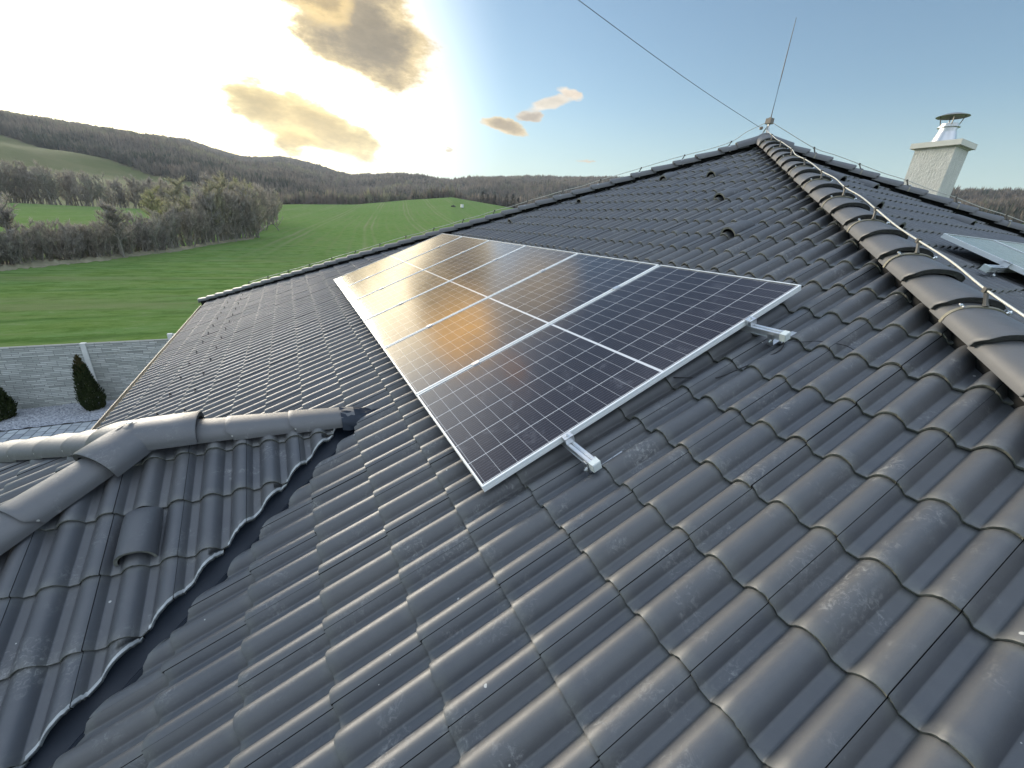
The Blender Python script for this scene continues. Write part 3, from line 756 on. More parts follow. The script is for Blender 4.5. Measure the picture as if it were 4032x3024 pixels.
PLAB = ['solar panel nearest the camera, darkest glass, with two bare rail ends sticking out', 'second solar panel from the camera, grey glass with a faint orange reflection',
        'third solar panel from the camera, glass half grey and half golden', 'fourth solar panel from the camera, strong orange glow at its lower end',
        'fifth solar panel from the camera, pale yellow glass next to the last one', 'farthest solar panel of the row, cream coloured reflection, beside the far hip']
eu, ev, en = MAINF[1:]
for i in range(6):
    # local x must be a right-handed partner of ev and en: use -eu
    u = i*(PW+GAP) + PW
    panel(u*eu, -eu, ev, en, PLAB[i], 'solar panels on the main roof slope')
def onR(x, y, n): 
    v = (y - AP[1])/CT; return RO + (x-AP[0])*ex + v*REV + n*REN
for i, lab in enumerate(('solar panel behind the near hip, its corner next to the bare rail end', 'solar panel behind the near hip at the right picture edge')):
    x0 = 4.13 + i*(PW+GAP)
    panel(onR(x0, .10, .0) - REV*PL, ex, REV, REN, lab, 'solar panels on the slope behind the hip')

# ------------------------------------------------------------------ rails, clamps, hooks
def rail(P, u0, u1, label, mids, hooks, group='mounting rails under the solar panels', flip=1):
    """P(u, v, n) -> world; the bare end is at u0"""
    root = bpy.data.objects.new('mounting_rail', None); col.objects.link(root); root.location = P(u0, 0, -.055); root.empty_display_size = .1
    tag(root, label, 'mounting rail', group)
    e0 = P(1, 0, 0)-P(0, 0, 0); e1 = P(0, 1, 0)-P(0, 0, 0); e2 = P(0, 0, 1)-P(0, 0, 0); ax = [e0, e1, e2]
    mb = MB(); um = (u0+u1)/2; ln = u1-u0
    t0 = -PH-.001
    mb.box(P(um, -.0135, t0-.003), (ln, .013, .006), ax); mb.box(P(um, .0135, t0-.003), (ln, .013, .006), ax)
    mb.box(P(um, -.0045, t0-.008), (ln, .004, .010), ax); mb.box(P(um, .0045, t0-.008), (ln, .004, .010), ax); mb.box(P(um, 0, t0-.012), (ln, .010, .002), ax)
    mb.box(P(um, -.0185, t0-.020), (ln, .003, .040), ax); mb.box(P(um, .0185, t0-.020), (ln, .003, .040), ax); mb.box(P(um, 0, t0-.0395), (ln, .034, .003), ax)
    mb.box(P(um, -.0208, t0-.003), (ln, .0016, .004), ax); mb.box(P(um, -.0208, t0-.036), (ln, .0016, .004), ax)
    part('rail_profile', mb, 'aluminium', root, False)
    mb = MB(); mb.box(P(u0-.008, 0, t0-.0198), (.030, .046, .0448), ax); mb.box(P(u0-.024, 0, t0-.0198), (.004, .040, .038), ax)
    mb.box(P(u0+.012, .024, t0-.012), (.02, .006, .018), ax)
    part('end_cap', mb, 'plastic_cap', root, False)
    mb = MB(); mb.box(P(-.018*flip, 0, -.002), (.034, .050, .005), ax); mb.box(P(-.006*flip, 0, .0015), (.024, .050, .003), ax); mb.box(P(-.033*flip, 0, -.018), (.004, .050, .034), ax)
    mb.box(P(-.010*flip, -.020, -.018), (.012, .006, .03), ax); mb.box(P(-.010*flip, .020, -.018), (.012, .006, .03), ax)
    ec = part('end_clamp', mb, 'aluminium', root, False)
    mb = MB(); mb.lathe((0, 0, 0), [(.0, .008), (.0065, .008), (.0075, .006), (.0075, 0)], 12)
    rm = np.array([e0, e1, e2]); mb.v = [tuple(P(-.018*flip, 0, .0005) + np.array(v) @ rm) for v in mb.v]; sub('bolt', mb, 'screw', ec)
    for u in mids:
        mb = MB(); mb.box(P(u, 0, .003), (.040, .055, .004), ax); mb.box(P(u, 0, -.012), (.012, .05, .03), ax); part('mid_clamp', mb, 'aluminium', root, False)
    for u in hooks:
        mb = MB(); w = .030
        mb.box(P(u, -.024, t0-.050), (w, .005, .070), ax); mb.box(P(u, .012, t0-.0825), (w, .075, .005), ax); mb.box(P(u, .050, t0-.095), (w, .005, .03), ax); mb.box(P(u, -.0275, t0-.018), (w, .003, .012), ax)
        mb.box(P(u, .12, t0-.108), (w, .14, .005), ax)
        hk = part('roof_hook', mb, 'steel', root, False)
        mb = MB(); mb.lathe((0, 0, 0), [(.0, .014), (.005, .014), (.005, .008), (.011, .008), (.011, .0)], 8)
        mb.v = [tuple(P(u, -.026, t0-.058) + v[0]*e0 + v[1]*e2 - v[2]*e1) for v in mb.v]; sub('bolt', mb, 'screw', hk)
    return root
MP = lambda v0: (lambda u, v, n: u*ey + (v0+v)*MAINF[2] + n*MAINF[3])
mids = [(i+1)*(PW+GAP)-GAP/2 for i in range(5)]
ROWL = 6*(PW+GAP)
rail(MP(.478), -.21, ROWL+.1, 'lower aluminium rail with milky end cap under the solar panel row', mids, [-.175, .72, 1.92])
rail(MP(1.800), -.205, ROWL+.1, 'upper aluminium rail with bent steel hook under the solar panel row', mids, [-.15, .72, 1.92])
RP = lambda u, v, n: onR(4.13, .10, 0) + u*ex + (v-.47)*REV + n*REN
rail(RP, -.33, 2*(PW+GAP)+.1, 'aluminium rail end sticking out of the panels behind the near hip', [PW+GAP/2], [-.16])

# black cable from under the panels to the upper rail end
mb = MB(); pts = [(.55, 1.05, -.11), (.30, 1.12, -.118), (.06, 1.228, -.112), (-.062, 1.321, -.118), (-.124, 1.388, -.13), (-.165, 1.467, -.115), (-.198, 1.555, -.105), (-.22, 1.645, -.103), (-.234, 1.702, -.100), (-.234, 1.749, -.095), (-.214, 1.79, -.088), (-.17, 1.81, -.085)]
from mathutils.geometry import interpolate_bezier
def smooth_pts(pts, n=6):
    P_ = [np.array(p, float) for p in pts]; out = []
    for i in range(len(P_)-1):
        p0, p1, p2, p3 = P_[max(i-1, 0)], P_[i], P_[i+1], P_[min(i+2, len(P_)-1)]
        for t in np.linspace(0, 1, n, endpoint=False):
            out.append(.5*((2*p1) + (-p0+p2)*t + (2*p0-5*p1+4*p2-p3)*t*t + (-p0+3*p1-3*p2+p3)*t**3))
    out.append(P_[-1]); return out
mb.tube([u*ey + v*MAINF[2] + n*MAINF[3] for u, v, n in smooth_pts(pts)], .0035, 7)
tag(part('cable', mb, 'cable_black', None), 'thin black cable lying on the tiles below the upper rail end', 'cable')
mb = MB(); pts = [(-.17, 1.80, -.085), (-.26, 1.86, -.108), (-.33, 1.90, -.103), (-.45, 1.93, -.112), (-.52, 1.92, -.15)]
mb.tube([u*ey + v*MAINF[2] + n*MAINF[3] for u, v, n in smooth_pts(pts)], .002, 6)
tag(part('cable', mb, 'cable_black', None), 'short thin dark wire crossing the tile roll right of the upper rail end', 'cable')

# ------------------------------------------------------------------ lightning conductor
def conductor(fn, dirn, ss, label, s_end=None, side=1, band=True, tail=None, mark=()):
    """wire carried above the caps on clip holders; fn(s) gives the cap base point at s"""
    d_, y_, z_ = axes_for(dirn)
    root = bpy.data.objects.new('conductor_wire', None); col.objects.link(root); root.location = fn(ss[len(ss)//2]); root.empty_display_size = .1
    tag(root, label, 'wire', 'lightning conductor wires along the hips')
    hgt = .198
    tops = [fn(s) + np.array([0, 0, hgt-.03]) + y_*rng.normal(0, .004) for s in ss]
    pts = []
    for i, t in enumerate(tops):
        pts.append(t)
        if i < len(tops)-1:
            mid_ = (t + tops[i+1])/2; pts.append(mid_ + np.array([0, 0, rng.normal(-.006, .006)]) + y_*rng.normal(0, .010)); 
    full = (list(tail) if tail is not None else [])
    sp = smooth_pts(pts + full, 6)
    mb = MB(); mb.tube(sp, .0048, 8)
    part('wire', mb, 'wire_alu', root)
    for i, s in enumerate(ss):
        p = fn(s); mb = MB(); t = tops[i]
        foot = p + z_*.102
        mb.tube([foot, foot + (t-foot)*.25, foot + (t-foot)*.82], [.013, .009, .0085], 6); mb.box(t + d_*0, (.022, .020, .024), [d_, y_, z_])
        ho = part('holder', mb, 'holder', root)
        if band:
            mb = MB(); w, h = .1235, .0965
            r1 = arch_pts(p - d_*.009 + z_*.006, y_, z_, w, h, 17); r2 = arch_pts(p + d_*.009 + z_*.006, y_, z_, w, h, 17)
            r0 = arch_pts(p - d_*.009 + z_*.003, y_, z_, w-.001, h-.003, 17)
            mb.add(r1+r2+r0, [(j, j+1, 17+j+1, 17+j) for j in range(16)] + [(34+j, 34+j+1, j+1, j) for j in range(16)])
            sub('band', mb, 'band', ho)
            for q in (5, 12):
                mb = MB(); b0 = r1[q] + d_*.008; nrm = b0 - (p + z_*.02); nrm /= np.linalg.norm(nrm)
                mb.tube([b0 - d_*.014 + nrm*.008, b0 + d_*.022 + nrm*.008], .005, 6); mb.tube([b0 + d_*.004 - nrm*.002, b0 + d_*.004 + nrm*.016], .006, 6)
                sub('screw', mb, 'screw', ho)
    for s in mark:
        mb = MB(); q = sp[min(len(sp)-1, int(s))]
        mb.box(q, (.035, .02, .018), [d_, y_, z_]); mb.box(q + np.array([0, 0, .014]), (.012, .012, .014), [d_, y_, z_]); part('connector', mb, 'bronze_block', root, False)
    return root
BOX = np.array([AP[0], AP[1], AP[2]+Z0+.335])
tip = lambda dd: [BOX - np.array(dd)*.30 + np.array([0, 0, -.055]), BOX - np.array(dd)*.05 + np.array([0, 0, -.005])]
ssn = [2.46-.704*2 + .704*i for i in range(12) if 2.46-.704*2 + .704*i < SA-.35]
conductor(hipn, HIPN, ssn, 'cream coloured conductor wire on clips along the near hip', tail=[hipn(SA-.28)+np.array([.03, -.02, .15]), BOX + np.array([-.05, -.02, -.13]), BOX + np.array([-.02, -.01, -.05])])
ssl = [3.122 - .704*i for i in range(9, -1, -1)] + [3.122+.704*i for i in range(1, 9)]
ssl = [s for s in ssl if s < SA-.5 and s > SL0 + 1.35]
conductor(hipl, HIPL, ssl, 'conductor wire on clips along the far left hip above the green field', tail=tip(HIPL))
ssr = [SA - .75 - .704*i for i in range(6, -1, -1)]
conductor(hipr, HIPR, ssr, 'conductor wire on clips along the right hip in front of the chimney', tail=tip(HIPR))
root = empty('lightning_rod', tuple(BOX - np.array([0, 0, .25])), 'thin upright lightning rod with brown clamp block on the roof apex', 'lightning rod')
mb = MB(); mb.tube([BOX + np.array([.01, 0, .02]), BOX + np.array([.01, 0, .62]), BOX + np.array([.012, 0, 1.30])], [.0085, .0075, .004], 8); part('rod', mb, 'holder', root)
mb = MB(); mb.box(BOX, (.085, .085, .075)); mb.box(BOX + np.array([0, 0, .042]), (.03, .03, .02)); part('clamp_block', mb, 'bronze_block', root, False)
mb = MB()
for a in (0, 2.1, 4.2): mb.tube([BOX + np.array([.0, 0, -.03]), BOX + np.array([.06*math.cos(a), .06*math.sin(a), -.17])], .010, 6)
mb.tube([BOX + np.array([0, 0, -.03]), BOX + np.array([0, 0, -.18])], .016, 8); part('bracket', mb, 'steel', root)
mb = MB(); q = BOX + np.array([-.055, .075, -.09]); mb.lathe(q, [(0, -.025), (.022, -.018), (.028, 0), (.022, .018), (0, .025)], 12); part('insulator', mb, 'bronze_block', root)
# wire running off from the apex to the upper left
dW = RW.T @ np.array([(2278-2016)/1593.47, (0-1512)/1593.47, 1.0]); dW /= np.linalg.norm(dW); far_ = CAM + dW*5.2
mb = MB(); a = q; d2 = far_ - a; pts = [a + d2*t - np.array([0, 0, .03*math.sin(min(t, 1)*math.pi)]) for t in np.linspace(0, 1.0, 12)] + [a + d2*3.0]
mb.tube(pts, .0028, 6); tag(part('overhead_wire', mb, 'holder', None), 'thin wire running from the roof apex up across the blue sky', 'wire')

# ------------------------------------------------------------------ terrain (one sheet out to the horizon, cut into field and hills)
def smooth(x): x = np.clip(x, 0, 1); return x*x*(3-2*x)
AZK = np.array([-180, -90, -45, -23, -16.6, -10.6, -3.2, .9, 7.8, 13.8, 19.5, 26.4, 33, 45, 60, 76, 100, 140, 180.])
CR_R = np.array([260, 260, 250, 250, 250, 255, 300, 320, 330, 340, 340, 340, 330, 300, 260, 220, 220, 240, 260.])
CR_E = np.array([-.6, -.6, -.9, -.9, -.8, -.7, .25, .75, 1.25, 2.2, 2.95, 2.3, 1.6, 1.4, 1.8, 3.0, 2, 0, -.6])
RD_R = np.array([1500, 1300, 1200, 1350, 1400, 1500, 1700, 1800, 2100, 1900, 1800, 1600, 1400, 1100, 900, 800, 900, 1300, 1500.])
HZ = np.array([[-180, 3], [-90, 5], [-45, 5.6], [-30, 5.8], [-20, 6.0], [-14.4, 5.95], [-8, 5.95], [-5.5, 5.4], [-3.4, 5.0], [-1.5, 5.15], [.2, 5.5], [1.8, 5.4], [3.2, 5.15], [5.5, 4.55], [7.5, 4.2], [11, 4.7], [13, 5.05], [15.5, 4.95], [17.5, 4.65], [19.5, 4.5], [23, 5.2], [26.5, 5.55], [32, 5.9], [39.2, 6.4], [50, 6.2], [60, 5.9], [71.7, 5.6], [75.5, 5.6], [90, 5.0], [140, 4], [180, 3]])
azs = np.radians(np.concatenate([np.arange(-180, -50, 4.0), np.arange(-50, 100, .4), np.arange(100, 180.1, 4.0)]))
nrf, nrh, nrb = 60, 90, 10
def nz2(x, y, s, seed):
    r_ = np.random.default_rng(seed); o_ = 0
    for k_ in range(6):
        a = r_.uniform(0, 6.28); f = s*2**(k_*.6); ph = r_.uniform(0, 6.28); o_ = o_ + np.sin((x*math.cos(a)+y*math.sin(a))*f+ph)/(1+k_*.55)
    return o_/3.0
def field_z(azd, r_):
    rc = np.interp(azd, AZK, CR_R); zc = CAM[2] + rc*np.tan(np.radians(np.interp(azd, AZK, CR_E)))
    t = np.clip((r_-30)/(rc-30), 0, 1)
    return -4.75 + (zc+4.75)*(0.25*t + .75*smooth(t)**1.0 if False else t**1.7)
def hill_z(azd, r_):
    rc = np.interp(azd, AZK, CR_R); rr = np.interp(azd, AZK, RD_R); he = np.interp(azd, HZ[:, 0], HZ[:, 1])
    zc = CAM[2] + rc*np.tan(np.radians(np.interp(azd, AZK, CR_E)))
    zr_ = CAM[2] + rr*np.tan(np.radians(he)) - 7.0
    dip = np.interp(azd, [-180, -6, 0, 8, 14, 40, 60, 180], [2, 2, 6, 12, 14, 12, 5, 2])
    t = (r_-rc)/(rr-rc)
    x = r_*np.sin(np.radians(azd)); y = r_*np.cos(np.radians(azd))
    up = np.clip((t-.05)/.95, 0, 1)
    z = zc - dip*smooth(t/.06)*(1-smooth((t-.06)/.25)) + (zr_-zc)*np.where(t < 1, up**.92, 1.0)
    z = z + (nz2(x, y, .0065, 3)*15 + nz2(x, y, .018, 5)*4.5)*smooth(t/.25)*(1-smooth((t-.72)/.28))
    z = np.where(t > 1, zr_ - (r_-rr)*.12, z)
    return z
def meadow_mask(azd, r_):
    t = r_
    inner = np.interp(azd, [-180, -60, -40, -24, -20, -14, -8, -3, 2, 6, 60, 66, 80, 180], [0, 300, 680, 680, 640, 560, 470, 370, 325, 0, 0, 235, 235, 0])
    return (t < inner).astype(float)
AZ, RR = [], []
V = []
def polar_obj(name, z_fn, r_fn, nr, matn, attr=None):
    verts = []; me_at = []
    for a in azs:
        ad = math.degrees(a); rs = r_fn(ad, nr)
        z = z_fn(np.full(nr, ad), rs)
        for r_, zz in zip(rs, z): verts.append((CAM[0]+r_*math.sin(a), CAM[1]+r_*math.cos(a), float(zz)))
        if attr: me_at += list(attr(np.full(nr, ad), rs))
    fs = []
    for i in range(len(azs)-1):
        for j in range(nr-1): fs.append((i*nr+j, i*nr+j+1, (i+1)*nr+j+1, (i+1)*nr+j))
    me = bpy.data.meshes.new(name); me.from_pydata(verts, [], fs); me.materials.append(MATS[matn])
    me.polygons.foreach_set('use_smooth', [True]*len(me.polygons))
    if attr: at = me.attributes.new('meadow', 'FLOAT', 'POINT'); at.data.foreach_set('value', me_at)
    o = link(name, me); tag(o, kind='structure'); return o
polar_obj('field', field_z, lambda ad, n: np.geomspace(1.0, float(np.interp(ad, AZK, CR_R)), n), 60, 'field_grass')
polar_obj('hills', hill_z, lambda ad, n: np.concatenate([np.linspace(float(np.interp(ad, AZK, CR_R)), float(np.interp(ad, AZK, RD_R))*1.0, n-8), float(np.interp(ad, AZK, RD_R)) + np.array([40, 90, 150, 220, 300, 400, 520, 640])]), 98, 'hill_floor', meadow_mask)
# pale dry grass margin along the foot of the hedge
HA = np.array([-30, -23.1, -16.6, -10.6, -3.5, -.9]); HR = np.array([48, 53.5, 60, 71, 95, 165.])
mb = MB(); vs = []; nm_ = 160
for i in range(nm_):
    ad = -30 + 29.3*i/(nm_-1); r_ = float(np.interp(ad, HA, HR))
    for q in (-1.9 + rng.normal(0, .35), -.6, 1.0, 2.6):
        zz_ = float(field_z(np.array([ad]), np.array([r_+q]))[0]) + (.05 if q > -1 else .02)
        vs.append((CAM[0]+(r_+q)*math.sin(R(ad)), CAM[1]+(r_+q)*math.cos(R(ad)), zz_ + abs(rng.normal(0, .10))*(q > -1)))
mb.add(vs, [(i*4+j, (i+1)*4+j, (i+1)*4+j+1, i*4+j+1) for i in range(nm_-1) for j in range(3)])
tag(part('grass_margin', mb, 'dry_grass', None, True, None), kind='structure')
# yard surfaces inside the fence
def sheet(name, x0, x1, y0, y1, z, matn, kind='structure'):
    mb = MB(); mb.add([(x0, y0, z), (x1, y0, z), (x1, y1, z), (x0, y1, z)], [(0, 1, 2, 3)]); o = part(name, mb, matn, None, False); tag(o, kind=kind); return o
sheet('yard', -16, 22, -14, 14.10, ZG-.012, 'soil')
sheet('paving', -14, 2, 9.6, 12.62, ZG+.004, 'pavers')
# gravel bed: a bumpy sheet of stones
mb = MB(); nx, ny = 150, 22; xs = np.linspace(-13, 2, nx); ysx = np.linspace(12.63, 14.09, ny)
vs = [(x+rng.normal(0, .012), y+rng.normal(0, .01) if 0 < j < ny-1 else y, ZG+.012+abs(rng.normal(0, .014))) for x in xs for j, y in enumerate(ysx)]
mb.add(vs, [(i*ny+j, (i+1)*ny+j, (i+1)*ny+j+1, i*ny+j+1) for i in range(nx-1) for j in range(ny-1)])
tag(part('gravel', mb, 'gravel', None, False), 'pale grey gravel bed along the foot of the fence', 'gravel', kind='stuff')

# ------------------------------------------------------------------ concrete fence
F = empty('concrete_fence', (-6.2, 14.15, ZG), 'grey stone-look concrete fence between the yard and the field', 'fence')
px0 = [-12.23+2*i for i in range(8)]
for i, x in enumerate(px0):
    hi_ = x > -4.5
    ztop = -2.62 if hi_ else -2.775
    mb = MB(); w = .115
    mb.box((x, 14.15, (ZG+ztop)/2), (w, .13, ztop-ZG)); mb.box((x, 14.0875, (ZG+ztop)/2), (w-.03, .008, ztop-ZG-.02))
    part('fence_post', mb, 'fence_concrete', F, False)
    z1 = -2.66 if hi_ else -2.81
    mb = MB(); rows = 6; hh = (z1-ZG)/rows
    for k_ in range(rows): mb.box((x+1.0, 14.15 + rng.normal(0, .003), ZG+hh*(k_+.5)), (2-w-.004, .060, hh-.006))
    mb.box((x+1.0, 14.15, z1+.012), (2-w-.004, .085, .028))
    part('fence_panel', mb, 'fence_stone', F, False)

# ------------------------------------------------------------------ thujas
def thuja(x, y, h, r, label):
    root = empty('thuja', (x, y, ZG), label, 'shrub', 'conical thujas along the fence')
    mb = MB(); mb.tube([(x, y, ZG), (x, y, ZG+.35), (x, y, ZG+h*.8)], [.03, .025, .008], 6); part('trunk', mb, 'bark', root)
    for nm, m_, f0, f1, cnt in (('foliage', 'thuja_leaf', 0, .86, 4200), ('foliage_tip', 'thuja_top', .72, 1.03, 420)):
        mb = MB()
        for _ in range(cnt):
            f = f0 + (f1-f0)*rng.random()**1.15; a = rng.uniform(0, 6.283)
            rr = r*(min(1, .55+2.2*f) if f < .2 else 1)*(1-f)**.72*(1+.18*math.sin(3*a+5*f)+.10*math.sin(7*a+20*f))
            q = rr*rng.uniform(.72, 1.05) + .012
            c = np.array([x+q*math.cos(a), y+q*math.sin(a), ZG+.02+h*f])
            up = np.array([math.cos(a)*.35+rng.normal(0, .25), math.sin(a)*.35+rng.normal(0, .25), 1.0]); up /= np.linalg.norm(up)
            sd_ = np.cross(up, [math.cos(a+rng.normal(0, .7)), math.sin(a+rng.normal(0, .7)), .2]); sd_ /= np.linalg.norm(sd_)
            l = rng.uniform(.03, .075); w = l*.30
            mb.add([c - sd_*w, c + sd_*w, c + up*l + sd_*w*.5, c + up*l*1.25, c + up*l - sd_*w*.5], [(0, 1, 2, 3, 4)])
        part(nm, mb, m_, root, False)
thuja(-6.22, 13.52, 1.55, .30, 'dark green conical thuja with brown tip below the fence post')
thuja(-8.05, 13.50, 1.45, .31, 'dark green conical thuja cut by the left picture edge')

# ------------------------------------------------------------------ trees and bushes one can tell apart
def bare_tree(kind, seed):
    """returns (trunk mesh, crown mesh) for a unit-height tree"""
    r_ = np.random.default_rng(seed); tb = MB(); cb = MB()
    bush = kind == 'bush'
    stems = 15 if bush else r_.integers(1, 3)
    ends = []
    for s_ in range(stems):
        a = r_.uniform(0, 6.28); sp = .30 if bush else .06
        base = np.array([r_.normal(0, .10 if bush else .02), r_.normal(0, .10 if bush else .02), 0.])
        tip_ = base + np.array([math.cos(a)*sp*r_.uniform(.3, 1), math.sin(a)*sp*r_.uniform(.3, 1), r_.uniform(.55, .8)])
        m1 = base*.6 + tip_*.4 + r_.normal(0, .03, 3)
        w = .011 if bush else .022
        tb.tube([base, m1, tip_], [w, w*.7, w*.3], 5)
        for b_ in range(6 if bush else 13):
            t = r_.uniform(.05 if bush else .22, 1.0); p = base*(1-t) + tip_*t + (m1-(base*.6+tip_*.4))*math.sin(t*math.pi)
            a2 = r_.uniform(0, 6.28); ln = (.22 if bush else .30)*(1.15-t*.6)*r_.uniform(.6, 1.2)
            e_ = p + np.array([math.cos(a2)*ln*.8, math.sin(a2)*ln*.8, ln*r_.uniform(.35, .95)]); m2 = (p+e_)/2 + r_.normal(0, .015, 3)
            tb.tube([p, m2, e_], [w*.42, w*.28, w*.12], 4, caps=False); ends.append((p, m2, e_))
    n_t = 1700 if bush else 1700
    for _ in range(n_t):
        p, m2, e_ = ends[r_.integers(len(ends))]; t = r_.uniform(.1, 1.05); q = p*(1-t)+e_*t
        d = np.array([r_.normal(0, .7), r_.normal(0, .7), r_.normal(1.15, .5)]); d /= np.linalg.norm(d); ln = r_.uniform(.04, .12)
        sd_ = np.cross(d, r_.normal(0, 1, 3)); sd_ /= np.linalg.norm(sd_); w = r_.uniform(.0018, .0042)*(1.5 if bush else 1.25)
        m3 = q + d*ln*.5 + r_.normal(0, .008, 3); e3 = q + d*ln + r_.normal(0, .012, 3)
        cb.add([q-sd_*w, q+sd_*w, m3+sd_*w*.9, m3-sd_*w*.9, e3], [(0, 1, 2, 3), (3, 2, 4)])
        if r_.random() < .6:
            d3 = d + r_.normal(0, .6, 3); d3 /= np.linalg.norm(d3); e4 = m3 + d3*ln*.5; cb.add([m3-sd_*w*.7, m3+sd_*w*.7, e4], [(0, 1, 2)])
    if kind == 'bud':
        for _ in range(900):
            p, m2, e_ = ends[r_.integers(len(ends))]; t = r_.uniform(.4, 1.15); q = p*(1-t)+e_*t + r_.normal(0, .03, 3)
            a_, b_ = r_.normal(0, .012, 3), r_.normal(0, .012, 3); cb.add([q, q+a_, q+b_], [(0, 1, 2)])
    return tb, cb
def conifer_tree(seed):
    r_ = np.random.default_rng(seed); tb = MB(); cb = MB(); tb.tube([(0, 0, 0), (0, 0, .5), (0, 0, 1)], [.02, .014, .003], 6)
    for _ in range(1500):
        f = r_.uniform(.12, 1)**.8; a = r_.uniform(0, 6.28); rr = .22*(1-f)**.8*(1+.3*math.sin(9*f*6.28))*r_.uniform(.4, 1.1)
        q = np.array([rr*math.cos(a), rr*math.sin(a), f]); o_ = np.array([math.cos(a), math.sin(a), -.25]); s_ = np.array([-math.sin(a), math.cos(a), 0])*.012
        cb.add([q-s_, q+s_, q+o_*r_.uniform(.03, .06)], [(0, 1, 2)])
    return tb, cb
PROTO = {}
for key, kind, mt_ in (('grey', 'bush', 'twig_grey'), ('brown', 'bush', 'twig_brown'), ('greenish', 'bush', 'twig_green'), ('tall', 'tree', 'twig_grey'), ('tallbrown', 'tree', 'twig_brown'), ('bud', 'bud', 'twig_bud'), ('yellow', 'bud', 'twig_yellow')):
    for var in range(2):
        tb, cb = bare_tree(kind, hash((key, var)) % 1000 if False else (sum(map(ord, key))*7+var*13))
        PROTO[key, var] = (tb.mesh('trunk', ['bark'], False), cb.mesh('crown', [mt_], False))
for var in range(2):
    tb, cb = conifer_tree(50+var); PROTO['conifer', var] = (tb.mesh('trunk', ['bark'], False), cb.mesh('crown', ['conifer'], False))
def zat(azd, r_):
    rc = np.interp(azd, AZK, CR_R); return float(field_z(np.array([azd]), np.array([r_]))[0]) if r_ <= rc else float(hill_z(np.array([azd]), np.array([r_]))[0])
def plant(key, azd, r_, h, wide, label, group, name=None, cat='bush'):
    a = R(azd); x = CAM[0]+r_*math.sin(a); y = CAM[1]+r_*math.cos(a)
    o = empty(name or 'bush', (x, y, zat(azd, r_)-.05), label, cat, group)
    o.scale = (h*wide, h*wide, h*1.05); o.rotation_euler = (0, 0, rng.uniform(0, 6.28))
    tm, cm = PROTO[key, int(rng.integers(2))]; link('trunk', tm, o); link('crown', cm, o)
ORD = ['first', 'second', 'third', 'fourth', 'fifth', 'sixth', 'seventh', 'eighth', 'ninth', 'tenth', 'eleventh', 'twelfth', 'thirteenth', 'fourteenth', 'fifteenth', 'sixteenth', 'seventeenth', 'eighteenth', 'nineteenth', 'twentieth']
def ordn(i): return ORD[i] if i < 20 else ('twenty-' + ORD[i-20] if i < 29 else ('thirtieth' if i == 29 else 'thirty-' + ORD[i-30] if i < 39 else ('fortieth' if i == 39 else 'forty-' + ORD[i-40] if i < 49 else 'fiftieth' if i == 49 else 'fifty-' + ORD[i-50])))
HA = np.array([-30, -23.1, -16.6, -10.6, -3.5, -.9]); HR = np.array([48, 53.5, 60, 71, 95, 165.])
n_h = 54
for i in range(n_h):
    f = i/(n_h-1); azd = -25.5 + (24.6)*f**.92; r_ = float(np.interp(azd, HA, HR)) + abs(rng.normal(0, 2.2)) + 1.0
    hgt = float(np.interp(azd, [-26, -20, -15, -11, -7, -4, -2, -.5], [3.3, 3.6, 3.9, 5.0, 8.2, 9.5, 11, 9])) * rng.uniform(.88, 1.14)
    key = ('grey', 'greenish', 'brown', 'grey', 'greenish')[i % 5] if azd < -11 else ('brown', 'tallbrown', 'grey', 'tall', 'bud', 'brown', 'bud')[i % 7]
    lab = '%s bush from the left in the front hedge, %s' % (ordn(i), {'grey': 'bare grey twigs', 'greenish': 'dark greenish twigs', 'brown': 'bare brown twigs', 'tall': 'tall grey and thin', 'tallbrown': 'tall brown and thin', 'bud': 'yellow-green buds'}[key])
    plant(key, azd, r_, hgt, .95 if key in ('grey', 'greenish', 'brown') else .8, lab, 'bushes of the hedge along the green field')
# willows and budding trees behind the end of the hedge
for i, (azd, r_, h, key, look) in enumerate([(-9.5, 118, 10.5, 'bud', 'yellow-green budding tree behind the middle of the hedge'), (-8.6, 112, 9.0, 'yellow', 'brightest yellow-green young tree behind the hedge'), (-6.6, 125, 13, 'tall', 'dark bare tree rising behind the hedge end'), (-5.2, 122, 12.5, 'bud', 'broad budding willow behind the hedge end'),
        (-3.6, 128, 12.5, 'yellow', 'yellowish willow, rightmost behind the hedge end'), (-10.6, 150, 12, 'tallbrown', 'brown bare tree between the hedge and the far tree row'), (-15.0, 62, 6.2, 'tall', 'lone thin bare sapling rising above the hedge left of centre'), (-22.0, 57, 6.0, 'tall', 'tall thin bare tree at the left end of the hedge'), (-11.8, 122, 9.5, 'yellow', 'pale yellow bush at the right end of the green strip')]):
    plant(key, azd, r_, h, 1.05, look, 'trees behind the hedge', 'bare_tree', 'tree')
for i in range(44):
    azd = -25.5 + 24*i/43 + rng.normal(0, .15); r_ = 258 + rng.uniform(-6, 20); h = float(np.interp(azd, [-26, -20, -15, -10, -5], [19, 17.5, 15, 13, 10]))*rng.uniform(.8, 1.12)
    key = ('tall', 'grey', 'tallbrown', 'greenish', 'brown')[i % 5]
    plant(key, azd, r_, h, .85, '%s tree from the left in the far row behind the green strip' % ordn(i), 'trees of the far row', 'bare_tree', 'tree')
for i, (azd, r_, h) in enumerate([(23.4, 352, 9), (24.1, 350, 7.5), (25.0, 356, 8.5), (26.5, 352, 10), (27.3, 350, 11), (28.0, 354, 10), (28.8, 356, 9)]):
    plant('conifer', azd, r_, h, 1.6, '%s dark conifer from the left beyond the field crest beside the roof edge' % ordn(i), 'conifers beyond the field crest', 'conifer', 'tree')

